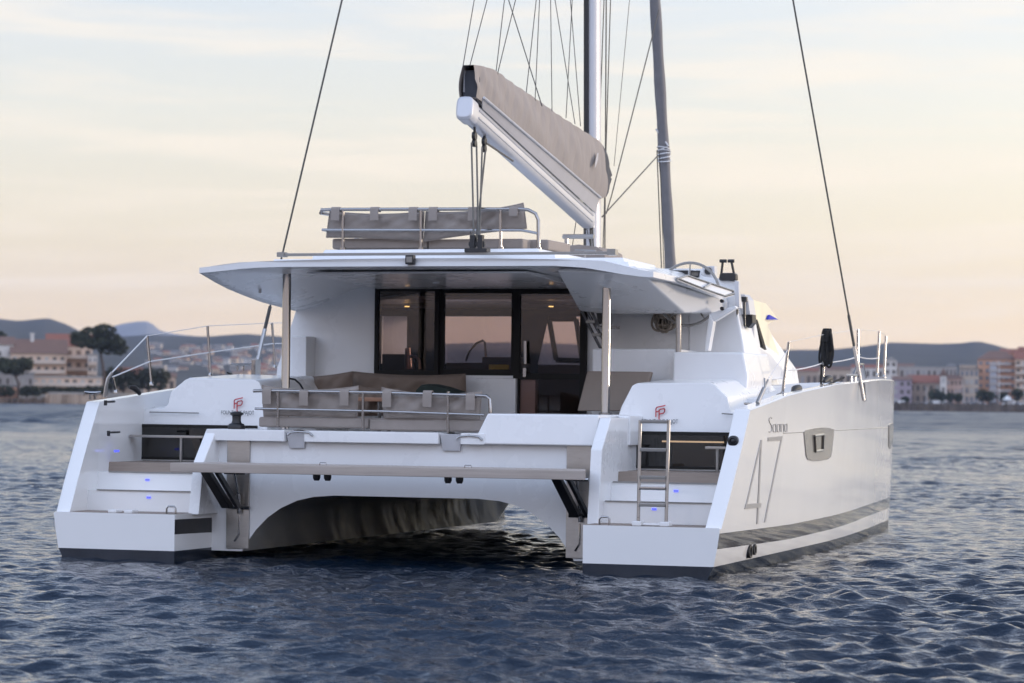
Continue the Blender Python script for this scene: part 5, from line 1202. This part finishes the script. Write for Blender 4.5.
# trees
LEAF = mat('pine_foliage', (.040, .046, .025), .9, var=.5, scale=.25); LEAF2 = mat('broadleaf_foliage', (.035, .048, .022), .9, var=.5, scale=.3); BARK = mat('bark', (.07, .05, .04), .95, var=.3, scale=1)
def crown_mesh(blobs, n, size, seed, mt):
    rs = np.random.default_rng(seed); mb = MB()
    tot = sum(b[3] * b[4] * b[5] for b in blobs)
    for (cx, cy, cz, rx, ry, rz) in blobs:
        k = max(12, int(n * rx * ry * rz / tot))
        for _ in range(k):
            v = rs.normal(0, 1, 3); v /= np.linalg.norm(v); v *= rs.uniform(.45, 1.05) ** .6
            c = Vector((cx + v[0] * rx, cy + v[1] * ry, cz + v[2] * rz)); a = Vector(rs.normal(0, 1, 3)).normalized(); b = a.cross(Vector(rs.normal(0, 1, 3))).normalized(); s1 = size * rs.uniform(.6, 1.4)
            mb.poly([c - a * s1, c + b * s1 * .6, c + a * s1, c - b * s1 * .6])
    return mb.mesh('crown', mt, smooth=0)
def tree(label, px, ybase, d, H, blobs, trunk=None, n=1400, size=.6, mt=LEAF, name='tree', seed=0, group=None, cat='tree', r=.4):
    p, rz = face(px, d, zpx(px, ybase, d)); root = thing(name, label, cat, tuple(p), rz, group)
    o = bpy.data.objects.new('crown', crown_mesh(blobs, n, size, seed, mt)); col.objects.link(o); o.parent = root
    mb = MB(); tr = trunk or [(0, 0, -2), (.1, 0, H * .4), (0, 0, H * .75)]; mb.tube(tr, [r * (1 - .6 * i / (len(tr) - 1)) for i in range(len(tr))], 8)
    for bl in blobs[:5]: mb.tube([tr[-1] if len(tr) < 3 else tr[-2], (bl[0] * .8, bl[1] * .8, bl[2])], [r * .4, r * .15], 6)
    mb.build('trunk', BARK, root); return root
def blobs_umbrella(w, h, z, n, seed):
    rs = random.Random(seed); return [(rs.uniform(-1, 1) * w * .62, rs.uniform(-1, 1) * w * .5, z + rs.uniform(-.2, .25) * h, w * rs.uniform(.28, .45), w * .35, h * rs.uniform(.3, .45)) for _ in range(n)] + [(0, 0, z, w * .6, w * .5, h * .5)]
s1 = 735 / FPX
tree('dark umbrella pine with a flat dome crown on the left shore', 17, 394, 733, 9, blobs_umbrella(6.0, 4.2, 6.9, 8, 1), [(.2, 0, -1), (.6, 0, 2.5), (-.2, 0, 4.2), (0, 0, 6)], n=2600, size=.42, name='umbrella_pine', seed=1)
b = [(-4, 0, 13.8, 3.2, 3, 1.7), (-1.5, 1, 15.6, 3.4, 3, 1.9), (1.5, 0, 16.4, 3, 3, 1.9), (3.8, 0, 13.6, 3.2, 3, 2.2), (5.6, 0, 11.6, 2.4, 2, 1.4), (.5, 0, 13.2, 4, 3, 1.8), (-5.6, 0, 14.9, 1.8, 2, 1.2), (2.5, 0, 11.5, 2.2, 2, 1.2)]
tree('tall spreading pine with a ragged crown right of the hotel', 98, 394, 752, 18, b, [(2.2, 0, -1), (1.8, 0, 4), (1.2, 0, 8), (.4, 0, 12), (0, 0, 14)], n=2600, size=.5, name='stone_pine', seed=2, r=.5)
tree('dark pine crown cut by the left edge of the picture', -3, 392, 790, 17, [(0, 0, 14.5, 2.6, 2, 2.2), (1.0, 0, 12.5, 2.2, 2, 1.8), (-2, 0, 13, 3, 2, 2.4)], n=900, size=.5, name='pine_tree', seed=3)
for i, (px, w, lab) in enumerate(((112, 2.2, 'rounded dark bush tree beside the tall pine trunk'), (124, 2.8, 'rounded dark tree second right of the tall pine'), (137, 2.7, 'rounded dark tree in the middle of the clump behind the boat rail'), (149, 2.5, 'rounded dark tree right of the middle of that clump'), (160, 2.4, 'rounded dark tree at the right end of the clump'))):
    tree(lab, px, 392, 770, 6, [(0, 0, 4.6, w, 2, 1.9), (-w * .6, 0, 3.8, w * .7, 2, 1.8), (w * .6, 0, 3.9, w * .7, 2, 1.7), (0, 0, 2.4, w * .9, 2, 1.9)], n=700, size=.42, mt=LEAF, name='round_tree', seed=20 + i)
for i, (px, w, lab) in enumerate(((27, 1.6, 'low dark shrub at the water left of the hotel foot'), (34, 1.9, 'low dark shrub second left of the hotel foot'), (90, 1.7, 'low dark shrub at the right end of the hotel hedge'), (99, 2.0, 'dark shrub at the foot of the tall pine'), (6, 2.2, 'dark shrub before the grey terrace at the far left'))):
    tree(lab, px, 397, 726, 3, [(0, 0, 1.6, w, 1.2, 1.3), (-w * .6, 0, 1.2, w * .6, 1, 1.0), (w * .6, 0, 1.3, w * .6, 1, 1.0)], n=420, size=.34, mt=LEAF, name='shrub', cat='shrub', seed=60 + i, r=.12)
hd = [(x, 0, 1.2 + .2 * math.sin(x), 1.1, .9, 1.1) for x in np.linspace(-5.6, 6.5, 14)]
tree('long dark hedge below the hotel terraces', 68, 396, 728, 2, hd, [(0, 0, -.5), (0, 0, .8)], n=1600, size=.3, name='hedge', cat='hedge', seed=9, r=.15)
TR = [(936, 5, 6.2, 'bushy palm like tree before the red roofed house'), (942, 3.6, 5.0, 'small dark tree left of the pink house'), (951, 3.4, 4.6, 'small dark tree before the pink house'), (959, 3.2, 4.4, 'small dark tree between the pink house and the glass block'),
      (983, 5, 6.0, 'bushy dark tree before the left end of the big apartment block'), (990, 4.6, 5.2, 'dark tree before the middle of the big apartment block'), (1003, 3.8, 4.8, 'dark tree before the right end of the big apartment block'), (1018, 4.2, 6.6, 'tall dark tree at the foot of the edge block'), (906, 2.6, 3.2, 'low dark bush tree beside the lilac block')]
for i, (px, w, h, lab) in enumerate(TR):
    w *= .5; tree(lab, px, 404.5, 1140, h, [(0, 0, h * .75, w, 1.6, h * .25), (-w * .5, 0, h * .6, w * .7, 1.6, h * .22), (w * .5, 0, h * .62, w * .7, 1.6, h * .22), (0, 0, h * .4, w * .7, 1.4, h * .2)], n=420, size=.45, mt=LEAF2, name='shore_tree', seed=40 + i)
# parked cars on the right quay
CARM = [mat('white_car_paint', (.70, .70, .70), .25, coat=.5), mat('silver_car_paint', (.45, .46, .48), .3, .3, coat=.5), mat('dark_car_paint', (.05, .055, .065), .25, coat=.5), mat('blue_car_paint', (.22, .30, .42), .25, coat=.5)]
def car_mesh(van):
    hgt = 2.1 if van else 1.45
    prof = [(-2.15, .35), (-2.15, .85), (-1.35, .98), (-.75, hgt), (1.3, hgt), (2.0, 1.0), (2.15, .9), (2.15, .35)] if not van else [(-2.5, .35), (-2.5, 1.0), (-1.9, 1.15), (-1.4, hgt), (2.45, hgt), (2.5, .35)]
    b = MB(); b.prism([(x, -.85, z) for x, z in prof], (0, 1.7, 0)); g = MB()
    g.prism([(x, -.87, z) for x, z in ([(-1.2, 1.0), (-.72, hgt - .1), (1.22, hgt - .1), (1.75, 1.0)] if not van else [(-1.75, 1.2), (-1.35, hgt - .15), (-.3, hgt - .15), (-.3, 1.2)])], (0, 1.74, 0)); wl = []
    for x in (-1.35, 1.35):
        w = MB(); w.lathe((x, -.9, .33), [(0, 0), (.33, 0), (.33, 1.8), (0, 1.8)], 14, axis='y'); wl.append(w)
    return b, g, wl
GLS = mat('car_glass', (.03, .035, .04), .1, coat=.5)
protos = {}
def car(px, van, mt, lab, d=1131, grp=None):
    p, rz = face(px, d, zpx(px, 405.9, d) - .0); root = thing('parked_van' if van else 'parked_car', lab, 'van' if van else 'car', tuple(p), rz + random.uniform(-.2, .2), grp)
    key = (van, mt.name)
    if key not in protos:
        b, g, wl = car_mesh(van); protos[key] = [('body', b.mesh('body', mt, smooth=0, bevel=.08)), ('window', g.mesh('window', GLS, smooth=0))] + [('wheel', w.mesh('wheel', M['black'])) for w in wl]
    for nm, me in protos[key]:
        o = bpy.data.objects.new(nm, me); col.objects.link(o); o.parent = root
spots = [899, 903.5, 917.5, 922, 929, 934, 939.5, 944, 949, 967, 971.5, 977, 981.5, 994, 1009, 1014, 1020]
words = ['at the lilac block, nearest the bow', 'second from the bow', 'below the cream house, left one', 'below the cream house, second one', 'below the cream house, third one', 'left of the bushy palm', 'right of the bushy palm', 'below the pointed gable', 'below the pink house', 'below the grey glass block, left one', 'below the grey glass block, right one', 'left of the apartment block trees', 'under the bushy tree of the apartment block', 'below the middle of the apartment block', 'below the tall white sail like awning', 'near the right edge of the picture', 'nearest the right edge of the picture']
kinds = [1, 0, 0, 0, 0, 1, 0, 0, 0, 0, 0, 0, 0, 0, 1, 0, 0]; cols_ = [0, 2, 1, 3, 0, 0, 0, 1, 2, 0, 3, 0, 1, 2, 0, 3, 0]
cn = ['white', 'silver', 'dark', 'blue grey']
for px, wds, k, c_ in zip(spots, words, kinds, cols_): car(px, bool(k), CARM[c_], 'parked %s %s on the right quay, %s' % (cn[c_], 'van' if k else 'car', wds), grp='vehicles parked along the right quay')
# lamp posts and an awning
def lamp_post(px, ytop, lab, d=1129):
    zb, zt = zpx(px, 405, d), zpx(px, ytop, d); p, rz = face(px, d, zb); root = thing('street_lamp', lab, 'street lamp', tuple(p), rz, 'street lamps on the right quay'); h = zt - zb
    mb = MB(); mb.tube([(0, 0, -1), (0, 0, h)], [.16, .10], 8); mb.build('pole', M['alu'], root); mb = MB(); mb.box(-.9, .1, -.15, .15, h - .05, h + .12); mb.build('lamp_head', M['alu'], root)
lamp_post(999.5, 362, 'tall pale mast like lamp post before the big apartment block'); lamp_post(927, 388, 'lamp post below the cream house'); lamp_post(964, 386, 'lamp post before the grey glass block')
p, rz = face(1008, 1128, zpx(1008, 404, 1128)); root = thing('awning', 'white peaked awning on the quay before the edge block', 'awning', tuple(p), rz)
mb = MB(); mb.poly([(-2, -1.5, 1.6), (2, -1.5, 1.6), (0, 0, 3.4)]); mb.poly([(2, -1.5, 1.6), (2, 1.5, 1.6), (0, 0, 3.4)]); mb.poly([(2, 1.5, 1.6), (-2, 1.5, 1.6), (0, 0, 3.4)]); mb.poly([(-2, 1.5, 1.6), (-2, -1.5, 1.6), (0, 0, 3.4)]); mb.build('canopy', CARM[0], root, smooth=0)
mb = MB()
for x in (-1.9, 1.9):
    for y_ in (-1.4, 1.4): mb.tube([(x, y_, -.5), (x, y_, 1.6)], .06, 6)
mb.build('leg', M['alu'], root)
